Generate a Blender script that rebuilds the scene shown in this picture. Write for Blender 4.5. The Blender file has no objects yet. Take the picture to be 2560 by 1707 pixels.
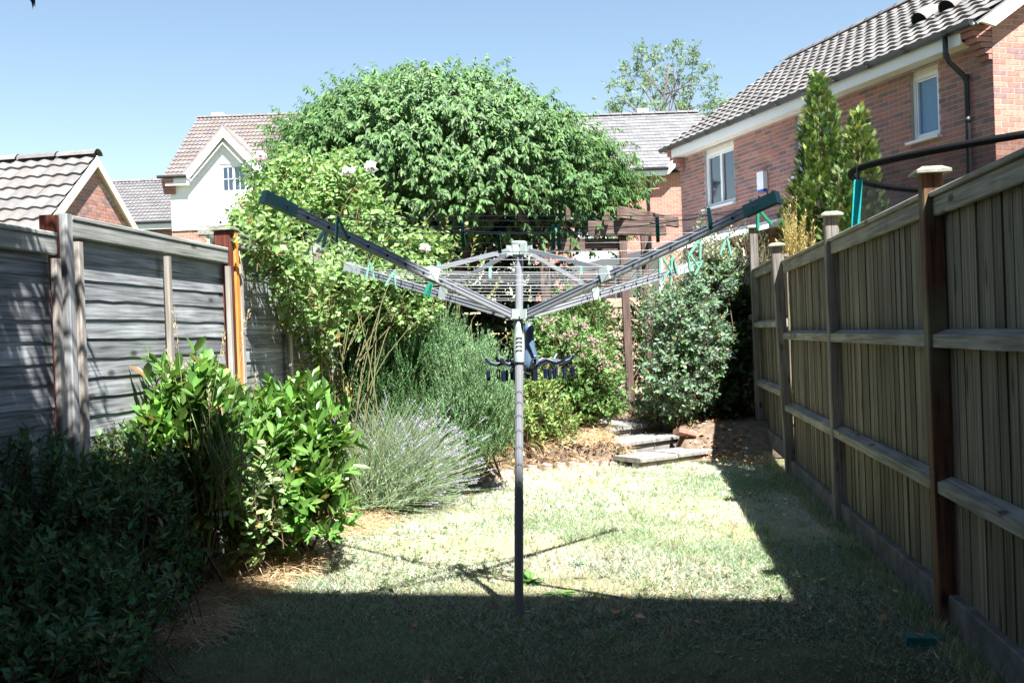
import bpy, math, random
import numpy as np
from mathutils import Vector, Matrix
R = np.random.default_rng(7)
random.seed(7)
S = bpy.context.scene
COL = S.collection

# ------------------------------------------------------------------ camera
FPX, CX, CY, HOR, ROLL, CAMZ = 2600.0, 1280.0, 853.5, 840.0, 0.036, 1.32   # survey of the photograph (2560 px wide)
PITCH = math.atan((CY - HOR) / FPX)
F0 = np.array([0, math.cos(PITCH), -math.sin(PITCH)]); U0 = np.array([0, math.sin(PITCH), math.cos(PITCH)]); R0 = np.array([1.0, 0, 0])
RV = R0 * math.cos(ROLL) - U0 * math.sin(ROLL); UV_ = U0 * math.cos(ROLL) + R0 * math.sin(ROLL)
CAM = np.array([0, 0, CAMZ])
cam = bpy.data.cameras.new('camera'); cam.sensor_width = 36; cam.lens = 36 * FPX / 2560; cam.clip_end = 2000; cam.clip_start = 0.05
camo = bpy.data.objects.new('camera', cam); COL.objects.link(camo)
camo.matrix_world = Matrix(((RV[0], UV_[0], -F0[0], 0), (RV[1], UV_[1], -F0[1], 0), (RV[2], UV_[2], -F0[2], CAMZ), (0, 0, 0, 1)))
cam.dof.use_dof = True; cam.dof.focus_distance = 7.5; cam.dof.aperture_fstop = 11
S.camera = camo

# ------------------------------------------------------------------ sky, sun, exposure
SHX, SHY = -0.235, 0.55                      # shadow of a 1 m stick on the lawn
SUN = np.array([-SHX, -SHY, 1.0]); SUN /= np.linalg.norm(SUN)
w = bpy.data.worlds.new('World'); S.world = w; w.use_nodes = True
nt = w.node_tree; bg = nt.nodes['Background']
sky = nt.nodes.new('ShaderNodeTexSky'); sky.sky_type = 'NISHITA'; sky.sun_disc = False
sky.sun_elevation = math.asin(SUN[2]); sky.sun_rotation = math.atan2(SUN[0], SUN[1])
sky.altitude = 0; sky.air_density = 1.25; sky.dust_density = 0.05; sky.ozone_density = 1.0
nt.links.new(sky.outputs[0], bg.inputs[0]); bg.inputs[1].default_value = 0.05
sl = bpy.data.lights.new('sun', 'SUN'); sl.energy = 5.0; sl.angle = math.radians(0.53); sl.color = (1.0, 0.98, 0.955)
so = bpy.data.objects.new('sun', sl); COL.objects.link(so); so.location = (3, -6, 14)
so.rotation_euler = Vector(-SUN).to_track_quat('-Z', 'Y').to_euler()
S.view_settings.view_transform = 'Standard'; S.view_settings.look = 'None'; S.view_settings.gamma = 1; S.view_settings.exposure = 1.85
S.view_settings.use_curve_mapping = False
S.cycles.max_bounces = 7; S.cycles.diffuse_bounces = 3; S.cycles.glossy_bounces = 3; S.cycles.transparent_max_bounces = 10
S.cycles.transmission_bounces = 3; S.cycles.caustics_reflective = False; S.cycles.caustics_refractive = False
S.cycles.use_denoising = True

# ------------------------------------------------------------------ survey helpers: photograph point + known distance / plane -> place
def ray(px, py): return F0 + (px - CX) / FPX * RV - (py - CY) / FPX * UV_
def P(px, py, d): return CAM + d * ray(px, py)
def G(px, py, z=0.0):
    r = ray(px, py); return CAM + r * ((z - CAMZ) / r[2])
def onp(px, py, O, N):
    r = ray(px, py); return CAM + r * (np.dot(np.asarray(O) - CAM, N) / np.dot(r, N))
def proj(p):
    q = np.asarray(p) - CAM; d = q @ F0; return CX + FPX * (q @ RV) / d, CY - FPX * (q @ UV_) / d, d
def nrm(v):
    v = np.asarray(v, float); return v / np.maximum(np.linalg.norm(v, axis=-1, keepdims=True), 1e-9)
ZU = np.array([0, 0, 1.0])

# ------------------------------------------------------------------ materials
MATS = {}
def nodes(m): return m.node_tree.nodes, m.node_tree.links
def base(name, rough=0.6, spec=0.4, metal=0.0):
    m = bpy.data.materials.new(name); m.use_nodes = True
    b = m.node_tree.nodes['Principled BSDF']
    b.inputs['Roughness'].default_value = rough; b.inputs['Specular IOR Level'].default_value = spec; b.inputs['Metallic'].default_value = metal
    MATS[name] = m; return m, b
def ramp(n, l, src, stops):
    r = n.new('ShaderNodeValToRGB'); e = r.color_ramp.elements
    while len(e) < len(stops): e.new(0.5)
    for x, (p, c) in zip(e, stops): x.position = p; x.color = (*c, 1)
    l.new(src, r.inputs[0]); return r
def plain(name, c, rough=0.6, spec=0.4, metal=0.0, var=0.12, scale=6.0, bump=0.0, bscale=60.0, dirt=None):
    """one colour with slow tonal drift, optional dirt blotches and fine relief"""
    m, b = base(name, rough, spec, metal); n, l = nodes(m)
    tc = n.new('ShaderNodeTexCoord'); nz = n.new('ShaderNodeTexNoise'); nz.inputs['Scale'].default_value = scale; nz.inputs['Detail'].default_value = 6
    l.new(tc.outputs['Object'], nz.inputs['Vector'])
    c = np.array(c); lo = np.clip(c * (1 - var), 0, 1); hi = np.clip(c * (1 + var), 0, 1)
    st = [(0.3, lo), (0.7, hi)]
    if dirt is not None: st = [(0.28, dirt), (0.42, lo), (0.72, hi)]
    r = ramp(n, l, nz.outputs[0], st); l.new(r.outputs[0], b.inputs['Base Color'])
    if bump:
        n2 = n.new('ShaderNodeTexNoise'); n2.inputs['Scale'].default_value = bscale; n2.inputs['Detail'].default_value = 4; l.new(tc.outputs['Object'], n2.inputs['Vector'])
        bp = n.new('ShaderNodeBump'); bp.inputs['Strength'].default_value = bump; bp.inputs['Distance'].default_value = 0.01
        l.new(n2.outputs[0], bp.inputs['Height']); l.new(bp.outputs[0], b.inputs['Normal'])
    return m
def wood(name, cols, axis, rough=0.8, knots=True, rnd=0.35, stain=None):
    """weathered timber: grain runs along the piece's local axis, each piece its own tone and offset"""
    m, b = base(name, rough, 0.25); n, l = nodes(m)
    tc = n.new('ShaderNodeTexCoord'); oi = n.new('ShaderNodeObjectInfo')
    sh = n.new('ShaderNodeVectorMath'); sh.operation = 'MULTIPLY_ADD'; sh.inputs[1].default_value = (1, 1, 1)
    cb = n.new('ShaderNodeCombineXYZ'); ml = n.new('ShaderNodeMath'); ml.operation = 'MULTIPLY'; ml.inputs[1].default_value = 37
    l.new(oi.outputs['Random'], ml.inputs[0])
    for k in range(3): l.new(ml.outputs[0], cb.inputs[k])
    l.new(tc.outputs['Object'], sh.inputs[0]); l.new(cb.outputs[0], sh.inputs[2])
    mp = n.new('ShaderNodeMapping'); sc = [75.0, 75.0, 75.0]; sc[axis] = 2.6; mp.inputs['Scale'].default_value = sc
    l.new(sh.outputs[0], mp.inputs['Vector'])
    g = n.new('ShaderNodeTexNoise'); g.inputs['Scale'].default_value = 1.0; g.inputs['Detail'].default_value = 8; g.inputs['Distortion'].default_value = 0.3
    l.new(mp.outputs[0], g.inputs['Vector'])
    r = ramp(n, l, g.outputs[0], [(0.3, cols[0]), (0.5, cols[1]), (0.72, cols[2])])
    # big blotches
    bl = n.new('ShaderNodeTexNoise'); bl.inputs['Scale'].default_value = 3.2; bl.inputs['Detail'].default_value = 5; l.new(sh.outputs[0], bl.inputs['Vector'])
    mr = n.new('ShaderNodeMapRange'); mr.inputs['From Min'].default_value = 0.3; mr.inputs['From Max'].default_value = 0.7
    mr.inputs['To Min'].default_value = 0.72; mr.inputs['To Max'].default_value = 1.18; l.new(bl.outputs[0], mr.inputs[0])
    rr = n.new('ShaderNodeMapRange'); rr.inputs['To Min'].default_value = 1 - rnd; rr.inputs['To Max'].default_value = 1 + rnd * 0.6; l.new(oi.outputs['Random'], rr.inputs[0])
    mu = n.new('ShaderNodeMath'); mu.operation = 'MULTIPLY'; l.new(mr.outputs[0], mu.inputs[0]); l.new(rr.outputs[0], mu.inputs[1])
    hs = n.new('ShaderNodeHueSaturation'); l.new(r.outputs[0], hs.inputs['Color']); l.new(mu.outputs[0], hs.inputs['Value'])
    out = hs.outputs[0]
    if knots:
        mk_ = n.new('ShaderNodeMapping'); s2 = [7.0, 7.0, 7.0]; s2[axis] = 3.0; mk_.inputs['Scale'].default_value = s2; l.new(sh.outputs[0], mk_.inputs['Vector'])
        vo = n.new('ShaderNodeTexVoronoi'); vo.inputs['Scale'].default_value = 1.0; l.new(mk_.outputs[0], vo.inputs['Vector'])
        kr = ramp(n, l, vo.outputs['Distance'], [(0.07, (0.16, 0.13, 0.1)), (0.16, (1, 1, 1))])
        mx = n.new('ShaderNodeMix'); mx.data_type = 'RGBA'; mx.blend_type = 'MULTIPLY'; mx.inputs[0].default_value = 0.85
        l.new(out, mx.inputs[6]); l.new(kr.outputs[0], mx.inputs[7]); out = mx.outputs[2]
    if stain is not None:
        st = n.new('ShaderNodeTexNoise'); st.inputs['Scale'].default_value = 1.7; st.inputs['Detail'].default_value = 7; l.new(sh.outputs[0], st.inputs['Vector'])
        sr = ramp(n, l, st.outputs[0], [(0.5, (0, 0, 0)), (0.66, (1, 1, 1))])
        mx = n.new('ShaderNodeMix'); mx.data_type = 'RGBA'; l.new(sr.outputs[0], mx.inputs[0]); l.new(out, mx.inputs[6]); mx.inputs[7].default_value = (*stain, 1); out = mx.outputs[2]
    l.new(out, b.inputs['Base Color'])
    bp = n.new('ShaderNodeBump'); bp.inputs['Strength'].default_value = 0.45; bp.inputs['Distance'].default_value = 0.004
    l.new(g.outputs[0], bp.inputs['Height']); l.new(bp.outputs[0], b.inputs['Normal'])
    return m
def colattr(name, rough=0.6, spec=0.3, noise=0.15, nscale=25.0, bump=0.0):
    """colour comes from the piece itself (attribute Col) with a little mottling"""
    m, b = base(name, rough, spec); n, l = nodes(m)
    a = n.new('ShaderNodeAttribute'); a.attribute_name = 'Col'
    tc = n.new('ShaderNodeTexCoord'); nz = n.new('ShaderNodeTexNoise'); nz.inputs['Scale'].default_value = nscale; nz.inputs['Detail'].default_value = 5
    l.new(tc.outputs['Object'], nz.inputs['Vector'])
    mr = n.new('ShaderNodeMapRange'); mr.inputs['From Min'].default_value = 0.3; mr.inputs['From Max'].default_value = 0.7
    mr.inputs['To Min'].default_value = 1 - noise; mr.inputs['To Max'].default_value = 1 + noise; l.new(nz.outputs[0], mr.inputs[0])
    hs = n.new('ShaderNodeHueSaturation'); l.new(a.outputs['Color'], hs.inputs['Color']); l.new(mr.outputs[0], hs.inputs['Value'])
    l.new(hs.outputs[0], b.inputs['Base Color'])
    if bump:
        bp = n.new('ShaderNodeBump'); bp.inputs['Strength'].default_value = bump; bp.inputs['Distance'].default_value = 0.006
        l.new(nz.outputs[0], bp.inputs['Height']); l.new(bp.outputs[0], b.inputs['Normal'])
    return m
def leafmat(name, rough=0.45, spec=0.45, trans=0.3, sat=1.1):
    m, b = base(name, rough, spec); n, l = nodes(m)
    a = n.new('ShaderNodeAttribute'); a.attribute_name = 'Col'; l.new(a.outputs['Color'], b.inputs['Base Color'])
    t = n.new('ShaderNodeBsdfTranslucent'); hs = n.new('ShaderNodeHueSaturation'); hs.inputs['Hue'].default_value = 0.485; hs.inputs['Value'].default_value = 1.5
    hs.inputs['Saturation'].default_value = sat
    l.new(a.outputs['Color'], hs.inputs['Color']); l.new(hs.outputs[0], t.inputs['Color'])
    mx = n.new('ShaderNodeMixShader'); mx.inputs[0].default_value = trans
    l.new(b.outputs[0], mx.inputs[1]); l.new(t.outputs[0], mx.inputs[2]); l.new(mx.outputs[0], n['Material Output'].inputs['Surface'])
    return m
leafmat('leaf', 0.5, 0.35, 0.3); leafmat('gloss_leaf', 0.34, 0.45, 0.22); leafmat('needle', 0.6, 0.25, 0.2); leafmat('blade', 0.75, 0.15, 0.2, 0.85); leafmat('petal', 0.7, 0.2, 0.4)
colattr('brickm', 0.85, 0.2, 0.18, 30, 0.08); colattr('tilem', 0.8, 0.25, 0.16, 9, 0.25); colattr('bark', 0.9, 0.15, 0.25, 40, 0.5); colattr('litterm', 0.85, 0.15, 0.15, 40)
plain('mortar', (0.46, 0.41, 0.38), 0.95, 0.1, var=0.15, bump=0.4, bscale=90)
plain('upvc', (0.80, 0.81, 0.83), 0.35, 0.45, var=0.04, scale=2.5)
plain('upvc_cream', (0.72, 0.66, 0.55), 0.5, 0.35, var=0.08)
plain('black_plastic', (0.022, 0.025, 0.032), 0.38, 0.45, var=0.25)
plain('render', (0.80, 0.80, 0.78), 0.9, 0.15, var=0.05, scale=0.8, bump=0.15, bscale=120)
plain('concrete', (0.27, 0.26, 0.24), 0.92, 0.2, var=0.22, scale=14, bump=0.5, bscale=70, dirt=(0.12, 0.11, 0.09))
plain('kerb', (0.15, 0.14, 0.13), 0.95, 0.15, var=0.25, scale=9, bump=0.5, bscale=50, dirt=(0.09, 0.085, 0.07))
plain('mossy', (0.30, 0.31, 0.24), 0.92, 0.15, var=0.2, scale=9, bump=0.5, dirt=(0.16, 0.17, 0.09))
plain('soil', (0.10, 0.07, 0.05), 0.98, 0.05, var=0.45, scale=22, bump=0.9, bscale=45)
plain('earth_dry', (0.17, 0.125, 0.09), 0.98, 0.05, var=0.4, scale=16, bump=0.8, bscale=60)
plain('alu', (0.27, 0.285, 0.305), 0.42, 0.5, 0.15, var=0.08, scale=5)
plain('pale_plastic', (0.37, 0.44, 0.41), 0.45, 0.4, var=0.05)
plain('teal_cap', (0.012, 0.16, 0.15), 0.4, 0.45, var=0.12)
plain('line_plastic', (0.34, 0.355, 0.37), 0.5, 0.4, var=0.05)
plain('peg_green', (0.012, 0.22, 0.125), 0.4, 0.45, var=0.1)
plain('peg_mint', (0.16, 0.38, 0.27), 0.4, 0.45, var=0.08)
plain('steel', (0.55, 0.56, 0.58), 0.3, 0.5, 0.9, var=0.05)
plain('navy_plastic', (0.085, 0.14, 0.21), 0.33, 0.5, var=0.1)
plain('dark_navy', (0.012, 0.02, 0.045), 0.35, 0.5, var=0.2)
plain('teal_foam', (0.01, 0.33, 0.30), 0.8, 0.2, var=0.1, scale=30, bump=0.4, bscale=150)
plain('rubber', (0.006, 0.0065, 0.008), 0.8, 0.1, var=0.3, scale=40)
plain('lead', (0.17, 0.17, 0.18), 0.7, 0.3, var=0.2)
plain('green_tray', (0.015, 0.12, 0.10), 0.45, 0.4, var=0.15)
wood('waney', [(0.10, 0.103, 0.105), (0.27, 0.28, 0.285), (0.43, 0.44, 0.45)], 0)
wood('grey_rail', [(0.18, 0.18, 0.16), (0.32, 0.33, 0.30), (0.45, 0.45, 0.42)], 0, rnd=0.15)
wood('grey_post', [(0.14, 0.14, 0.14), (0.30, 0.31, 0.31), (0.46, 0.47, 0.47)], 2, rnd=0.1)
wood('batten', [(0.28, 0.22, 0.17), (0.42, 0.38, 0.33), (0.52, 0.50, 0.47)], 2, knots=False)
wood('red_post', [(0.06, 0.018, 0.013), (0.12, 0.033, 0.022), (0.2, 0.06, 0.04)], 2, rnd=0.1)  # red stain darkened for the shaded post faces; shade put into colour
wood('sunlit_orange_post', [(0.50, 0.19, 0.04), (0.62, 0.27, 0.06), (0.70, 0.40, 0.16)], 2, rnd=0.05, knots=False)
wood('feather', [(0.065, 0.054, 0.038), (0.15, 0.128, 0.092), (0.25, 0.218, 0.16)], 2, rnd=0.42)
wood('arris', [(0.14, 0.125, 0.10), (0.24, 0.225, 0.185), (0.34, 0.32, 0.27)], 0, rnd=0.12)
wood('fence_post', [(0.09, 0.078, 0.065), (0.18, 0.16, 0.14), (0.28, 0.26, 0.235)], 2, rnd=0.15)
wood('rust_post', [(0.05, 0.028, 0.018), (0.13, 0.06, 0.032), (0.22, 0.115, 0.06)], 2, rnd=0.05, stain=(0.17, 0.165, 0.09))
wood('pergola_wood', [(0.08, 0.052, 0.042), (0.15, 0.098, 0.08), (0.30, 0.235, 0.2)], 0, rnd=0.12)
wood('pergola_post', [(0.075, 0.048, 0.04), (0.13, 0.085, 0.072), (0.22, 0.155, 0.13)], 2, rnd=0.12)
wood('pale_board', [(0.38, 0.27, 0.16), (0.52, 0.42, 0.30), (0.60, 0.54, 0.44)], 0, rnd=0.2)
def glass(name, c, rough=0.04):
    m, b = base(name, rough, 0.9); b.inputs['Base Color'].default_value = (*c, 1); b.inputs['IOR'].default_value = 1.9
    return m
glass('pane', (0.010, 0.022, 0.045)); 
m_, b_ = base('frosted', 0.28, 0.7); n_, l_ = nodes(m_)
tc_ = n_.new('ShaderNodeTexCoord'); v_ = n_.new('ShaderNodeTexVoronoi'); v_.inputs['Scale'].default_value = 55; l_.new(tc_.outputs['Object'], v_.inputs['Vector'])
r_ = ramp(n_, l_, v_.outputs['Distance'], [(0.0, (0.05, 0.15, 0.30)), (1.0, (0.10, 0.27, 0.50))]); l_.new(r_.outputs[0], b_.inputs['Base Color'])
bp_ = n_.new('ShaderNodeBump'); bp_.inputs['Strength'].default_value = 0.5; bp_.inputs['Distance'].default_value = 0.004; l_.new(v_.outputs['Distance'], bp_.inputs['Height']); l_.new(bp_.outputs[0], b_.inputs['Normal'])
plain('curtain', (0.62, 0.64, 0.68), 0.9, 0.1, var=0.12, scale=9)
# trampoline netting: fine black weave with air between
m_, b_ = base('netting', 0.8, 0.2); n_, l_ = nodes(m_); b_.inputs['Base Color'].default_value = (0.012, 0.013, 0.018, 1)
tc_ = n_.new('ShaderNodeTexCoord'); ck = n_.new('ShaderNodeTexBrick'); ck.offset = 0; ck.inputs['Scale'].default_value = 1; ck.inputs['Mortar Size'].default_value = 0.22; ck.inputs['Brick Width'].default_value = 1; ck.inputs['Row Height'].default_value = 1
mp_ = n_.new('ShaderNodeMapping'); mp_.inputs['Scale'].default_value = (220, 220, 1); l_.new(tc_.outputs['UV'], mp_.inputs['Vector']); l_.new(mp_.outputs[0], ck.inputs['Vector'])
tr_ = n_.new('ShaderNodeBsdfTransparent'); mx_ = n_.new('ShaderNodeMixShader'); mr_ = n_.new('ShaderNodeMath'); mr_.operation = 'MULTIPLY'; mr_.inputs[1].default_value = 0.95
nz_n = n_.new('ShaderNodeTexNoise'); nz_n.inputs['Scale'].default_value = 3; l_.new(tc_.outputs['Object'], nz_n.inputs['Vector']); mr_.operation = 'MULTIPLY_ADD'; mr_.inputs[1].default_value = 0.3; mr_.inputs[2].default_value = 0.36; l_.new(nz_n.outputs[0], mr_.inputs[0]); l_.new(mr_.outputs[0], mx_.inputs[0]); l_.new(tr_.outputs[0], mx_.inputs[1]); l_.new(b_.outputs[0], mx_.inputs[2]); l_.new(mx_.outputs[0], n_['Material Output'].inputs['Surface'])

# ------------------------------------------------------------------ object helpers
ORG = {}
def tag(o, label, cat=None, group=None, kind=None):
    if label: o['label'] = label
    if cat: o['category'] = cat
    if group: o['group'] = group
    if kind: o['kind'] = kind
    return o
def thing(name, label, cat, loc, group=None):
    o = bpy.data.objects.new(name, None); COL.objects.link(o); o.location = [float(x) for x in loc]; o.empty_display_size = 0.2
    ORG[o] = np.array(loc, float); return tag(o, label, cat, group)
def org(p): return ORG.get(p, np.zeros(3)) if p is not None else np.zeros(3)
def mesh(name, V, F, mat=None, col=None, smooth=False, uv=None):
    V = np.asarray(V, float); me = bpy.data.meshes.new(name)
    if isinstance(F, np.ndarray) and F.ndim == 2:
        k = F.shape[1]; nf = len(F)
        me.vertices.add(len(V)); me.vertices.foreach_set('co', V.ravel())
        me.loops.add(nf * k); me.loops.foreach_set('vertex_index', F.ravel().astype(np.int32))
        me.polygons.add(nf); me.polygons.foreach_set('loop_start', np.arange(0, nf * k, k, dtype=np.int32)); me.polygons.foreach_set('loop_total', np.full(nf, k, np.int32))
        me.update(calc_edges=True)
    else:
        me.from_pydata([tuple(v) for v in V], [], [tuple(f) for f in F]); me.update()
    if col is not None:
        a = me.color_attributes.new('Col', 'FLOAT_COLOR', 'POINT'); c = np.ones((len(V), 4)); c[:, :3] = col; a.data.foreach_set('color', c.ravel())
    if uv is not None:
        ul = me.uv_layers.new(name='UVMap'); vi = np.zeros(len(me.loops), np.int32); me.loops.foreach_get('vertex_index', vi); ul.data.foreach_set('uv', np.asarray(uv)[vi].ravel())
    me.polygons.foreach_set('use_smooth', np.full(len(me.polygons), bool(smooth) or (isinstance(F, np.ndarray) and F.shape[1] == 3)))
    if mat: me.materials.append(MATS[mat])
    return me
def link(name, me, parent=None, loc=(0, 0, 0), mat4=None):
    o = bpy.data.objects.new(name, me); COL.objects.link(o)
    if mat4 is not None: o.matrix_basis = mat4
    else: o.location = [float(x) for x in loc]
    if parent is not None: o.parent = parent
    return o
def obj(name, V, F, mat, parent=None, col=None, smooth=False, uv=None, own=False):
    """mesh given in place; its origin is the origin of its thing (own=True: its own middle, for textures that follow the piece)"""
    V = np.asarray(V, float) - org(parent)
    loc = np.zeros(3)
    if own: loc = V.mean(0); V = V - loc
    o = link(name, mesh(name, V, F, mat, col, smooth, uv), parent, loc)
    if parent in ORG: ORG[o] = org(parent) + loc
    else: ORG[o] = loc
    return o
class MB:
    """collects shapes into one mesh"""
    def __init__(s): s.V = []; s.F = []
    def add(s, V, F):
        o = len(s.V); s.V += [tuple(map(float, v)) for v in V]; s.F += [tuple(i + o for i in f) for f in F]; return s
    def box(s, c, sz, ax=None):
        c = np.asarray(c, float); h = np.asarray(sz, float) / 2; ax = np.eye(3) if ax is None else np.asarray(ax)
        V = [c + ax[0] * h[0] * x + ax[1] * h[1] * y + ax[2] * h[2] * z for x in (-1, 1) for y in (-1, 1) for z in (-1, 1)]
        return s.add(V, [(0, 1, 3, 2), (4, 6, 7, 5), (0, 4, 5, 1), (2, 3, 7, 6), (0, 2, 6, 4), (1, 5, 7, 3)])
    def bar(s, a, b, wd, ht, up=ZU):
        a = np.asarray(a, float); b = np.asarray(b, float); d = b - a; L = np.linalg.norm(d); d = d / L
        r = nrm(np.cross(d, up)); u = np.cross(r, d); return s.box((a + b) / 2, (L, wd, ht), (d, r, u))
    def tube(s, pts, rad, n=8, cap=True):
        pts = np.asarray(pts, float); rad = np.broadcast_to(rad, len(pts)); V = []; F = []; ref = None
        for i, p in enumerate(pts):
            t = nrm(pts[min(i + 1, len(pts) - 1)] - pts[max(i - 1, 0)])
            if ref is None: ref = nrm(np.cross(t, ZU if abs(t[2]) < 0.9 else np.array([1.0, 0, 0])))
            ref = nrm(ref - t * (ref @ t)); b = np.cross(t, ref)
            for k in range(n):
                a = 2 * math.pi * k / n; V.append(p + rad[i] * (math.cos(a) * ref + math.sin(a) * b))
        for i in range(len(pts) - 1):
            for k in range(n): F.append((i * n + k, i * n + (k + 1) % n, (i + 1) * n + (k + 1) % n, (i + 1) * n + k))
        if cap: F.append(tuple(range(n))[::-1]); F.append(tuple((len(pts) - 1) * n + k for k in range(n)))
        return s.add(V, F)
    def lathe(s, c, axis, prof, n=16):
        """prof: (height along axis, radius)"""
        c = np.asarray(c, float); axis = nrm(axis); return s.tube([c + axis * h for h, _ in prof], [max(r, 1e-4) for _, r in prof], n)
    def prism(s, poly, d):
        poly = [np.asarray(p, float) for p in poly]; d = np.asarray(d, float); n = len(poly)
        return s.add(poly + [p + d for p in poly], [tuple(range(n))[::-1], tuple(range(n, 2 * n))] + [(i, (i + 1) % n, (i + 1) % n + n, i + n) for i in range(n)])
    def build(s, name, mat, parent=None, smooth=False, own=False, col=None):
        return obj(name, s.V, s.F, mat, parent, smooth=smooth, own=own, col=(np.broadcast_to(col, (len(s.V), 3)) if col is not None else None))

# ------------------------------------------------------------------ foliage
LK = {'simple': (np.array([[0, 0, 0], [.42, .5, 0], [.42, -.5, 0], [.5, 0, -1], [1, 0, -.3]]), np.array([[0, 2, 3], [0, 3, 1], [2, 4, 3], [3, 4, 1]])),
      'oval': (np.array([[0, 0, 0], [.25, .38, .2], [.25, -.38, .2], [.66, .46, .1], [.66, -.46, .1], [1, 0, -.6], [.3, 0, -.7], [.68, 0, -1]]),
               np.array([[0, 2, 6], [0, 6, 1], [1, 6, 7], [1, 7, 3], [6, 2, 4], [6, 4, 7], [3, 7, 5], [7, 4, 5]])),
      'needle': (np.array([[0, .5, 0], [0, -.5, 0], [1, 0, 0]]), np.array([[0, 1, 2]]))}
def leaves(pos, d, n, L, W, col, kind='simple', fold=0.25, curl=0.12):
    T, F = LK[kind]; N = len(pos); d = nrm(d); s = nrm(np.cross(d, n)); n = np.cross(s, d)
    L = np.broadcast_to(L, N)[:, None]; W = np.broadcast_to(W, N)[:, None]; V = np.zeros((N, len(T), 3))
    for k, (x, y, z) in enumerate(T): V[:, k] = pos + d * L * x + s * W * y + n * (W * fold * z - L * curl * x * x)
    FF = (np.arange(N)[:, None, None] * len(T) + F[None]).reshape(-1, 3)
    C = np.repeat(col, len(T), axis=0)
    return V.reshape(-1, 3), FF, C
def join(parts):
    V = []; F = []; C = []; o = 0
    for v, f, c in parts: V.append(v); F.append(f + o); C.append(c); o += len(v)
    return np.concatenate(V), np.concatenate(F), np.concatenate(C)
def tint(N, cols, var=0.22, hue=0.08):
    """each leaf its own colour, mixed between the plant's own leaf colours"""
    cols = np.array(cols); a = cols[R.integers(0, len(cols), N)]; b = cols[R.integers(0, len(cols), N)]; t = R.random((N, 1))
    c = a * (1 - t) + b * t; c = c * (1 + var * R.standard_normal((N, 1)).clip(-2, 2)); c = c * (1 + hue * R.standard_normal((N, 3)))
    gr = (c[:, 1] > c[:, 0] * 1.08) & (c[:, 1] > c[:, 2]); c[gr] *= (.95, .99, 1.16)
    return c.clip(0.004, 0.95)
def udir(N): return nrm(R.standard_normal((N, 3)))
def lumpy(dirs, k=14, amp=0.22, sharp=7):
    v = udir(k); a = R.uniform(-0.6, 1, k) * amp; return 1 + (np.exp(sharp * (dirs @ v.T - 1)) * a).sum(1)
def blob(c, rad, N, shell=0.45, amp=0.22, zmin=-1.0):
    """points spread through an uneven ellipsoid, denser towards its skin; returns points and outward directions"""
    d = udir(int(N * 1.9)); d = d[d[:, 2] > zmin][:N]
    r = (1 - shell * R.random(len(d)) ** 1.6) * lumpy(d, amp=amp); p = np.asarray(c) + d * r[:, None] * np.asarray(rad)
    return p, nrm(d / np.asarray(rad))
def twigs(p, d, per, length, L, W, ang=0.9, jit=0.25, droop=0.0, start=0.15):
    """leaves set round each twig; p base of twigs, d their directions"""
    N = len(p); pos = []; dd = []; nn = []
    a0 = R.uniform(0, 6.28, N); ref = nrm(np.cross(d, udir(N))); bi = np.cross(d, ref); length = np.broadcast_to(length, N)
    for k in range(per):
        t = start + (1 - start) * k / max(per - 1, 1); a = a0 + k * 2.4 + R.normal(0, 0.3, N)
        pr = ref * np.cos(a)[:, None] + bi * np.sin(a)[:, None]; an = ang * (1 - 0.45 * t) + R.normal(0, jit * 0.5, N)
        l = d * np.cos(an)[:, None] + pr * np.sin(an)[:, None]; l = l + R.normal(0, jit * 0.4, (N, 3)); l[:, 2] -= droop
        n = d * np.sin(an)[:, None] - pr * np.cos(an)[:, None] + np.array([0, 0, 0.5]) + R.normal(0, 0.15, (N, 3))
        pos.append(p + d * (length * t)[:, None]); dd.append(l); nn.append(n)
    M = N * per
    return np.concatenate(pos), nrm(np.concatenate(dd)), np.concatenate(nn), L * R.uniform(0.5, 1.25, M), W * R.uniform(0.6, 1.25, M)
def sticks(a, b, r0, r1, col, sides=3, bend=0.0):
    """thin tapered stems from a to b"""
    a = np.asarray(a, float); b = np.asarray(b, float); N = len(a); d = nrm(b - a); s = nrm(np.cross(d, udir(N))); t = np.cross(d, s)
    m = (a + b) / 2 + (s * R.normal(0, 1, (N, 1)) + t * R.normal(0, 1, (N, 1))) * bend * np.linalg.norm(b - a, axis=1, keepdims=True)
    r0 = np.broadcast_to(r0, N); r1 = np.broadcast_to(r1, N); V = []
    for q, rr in ((a, r0), (m, (r0 + r1) / 2), (b, r1)):
        for k in range(sides):
            an = 2 * math.pi * k / sides; V.append(q + (s * math.cos(an) + t * math.sin(an)) * rr[:, None])
    V = np.stack(V, 1); F = []
    for j in range(2):
        for k in range(sides):
            q = (j * sides + k, j * sides + (k + 1) % sides, (j + 1) * sides + (k + 1) % sides, (j + 1) * sides + k); F += [(q[0], q[1], q[2]), (q[0], q[2], q[3])]
    F = np.array(F); FF = (np.arange(N)[:, None, None] * (3 * sides) + F[None]).reshape(-1, 3)
    C = np.repeat(tint(N, [col], 0.15, 0.05), 3 * sides, axis=0)
    return V.reshape(-1, 3), FF, C
def plant(name, label, cat, base_, group=None): return thing(name, label, cat, base_, group)
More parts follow.
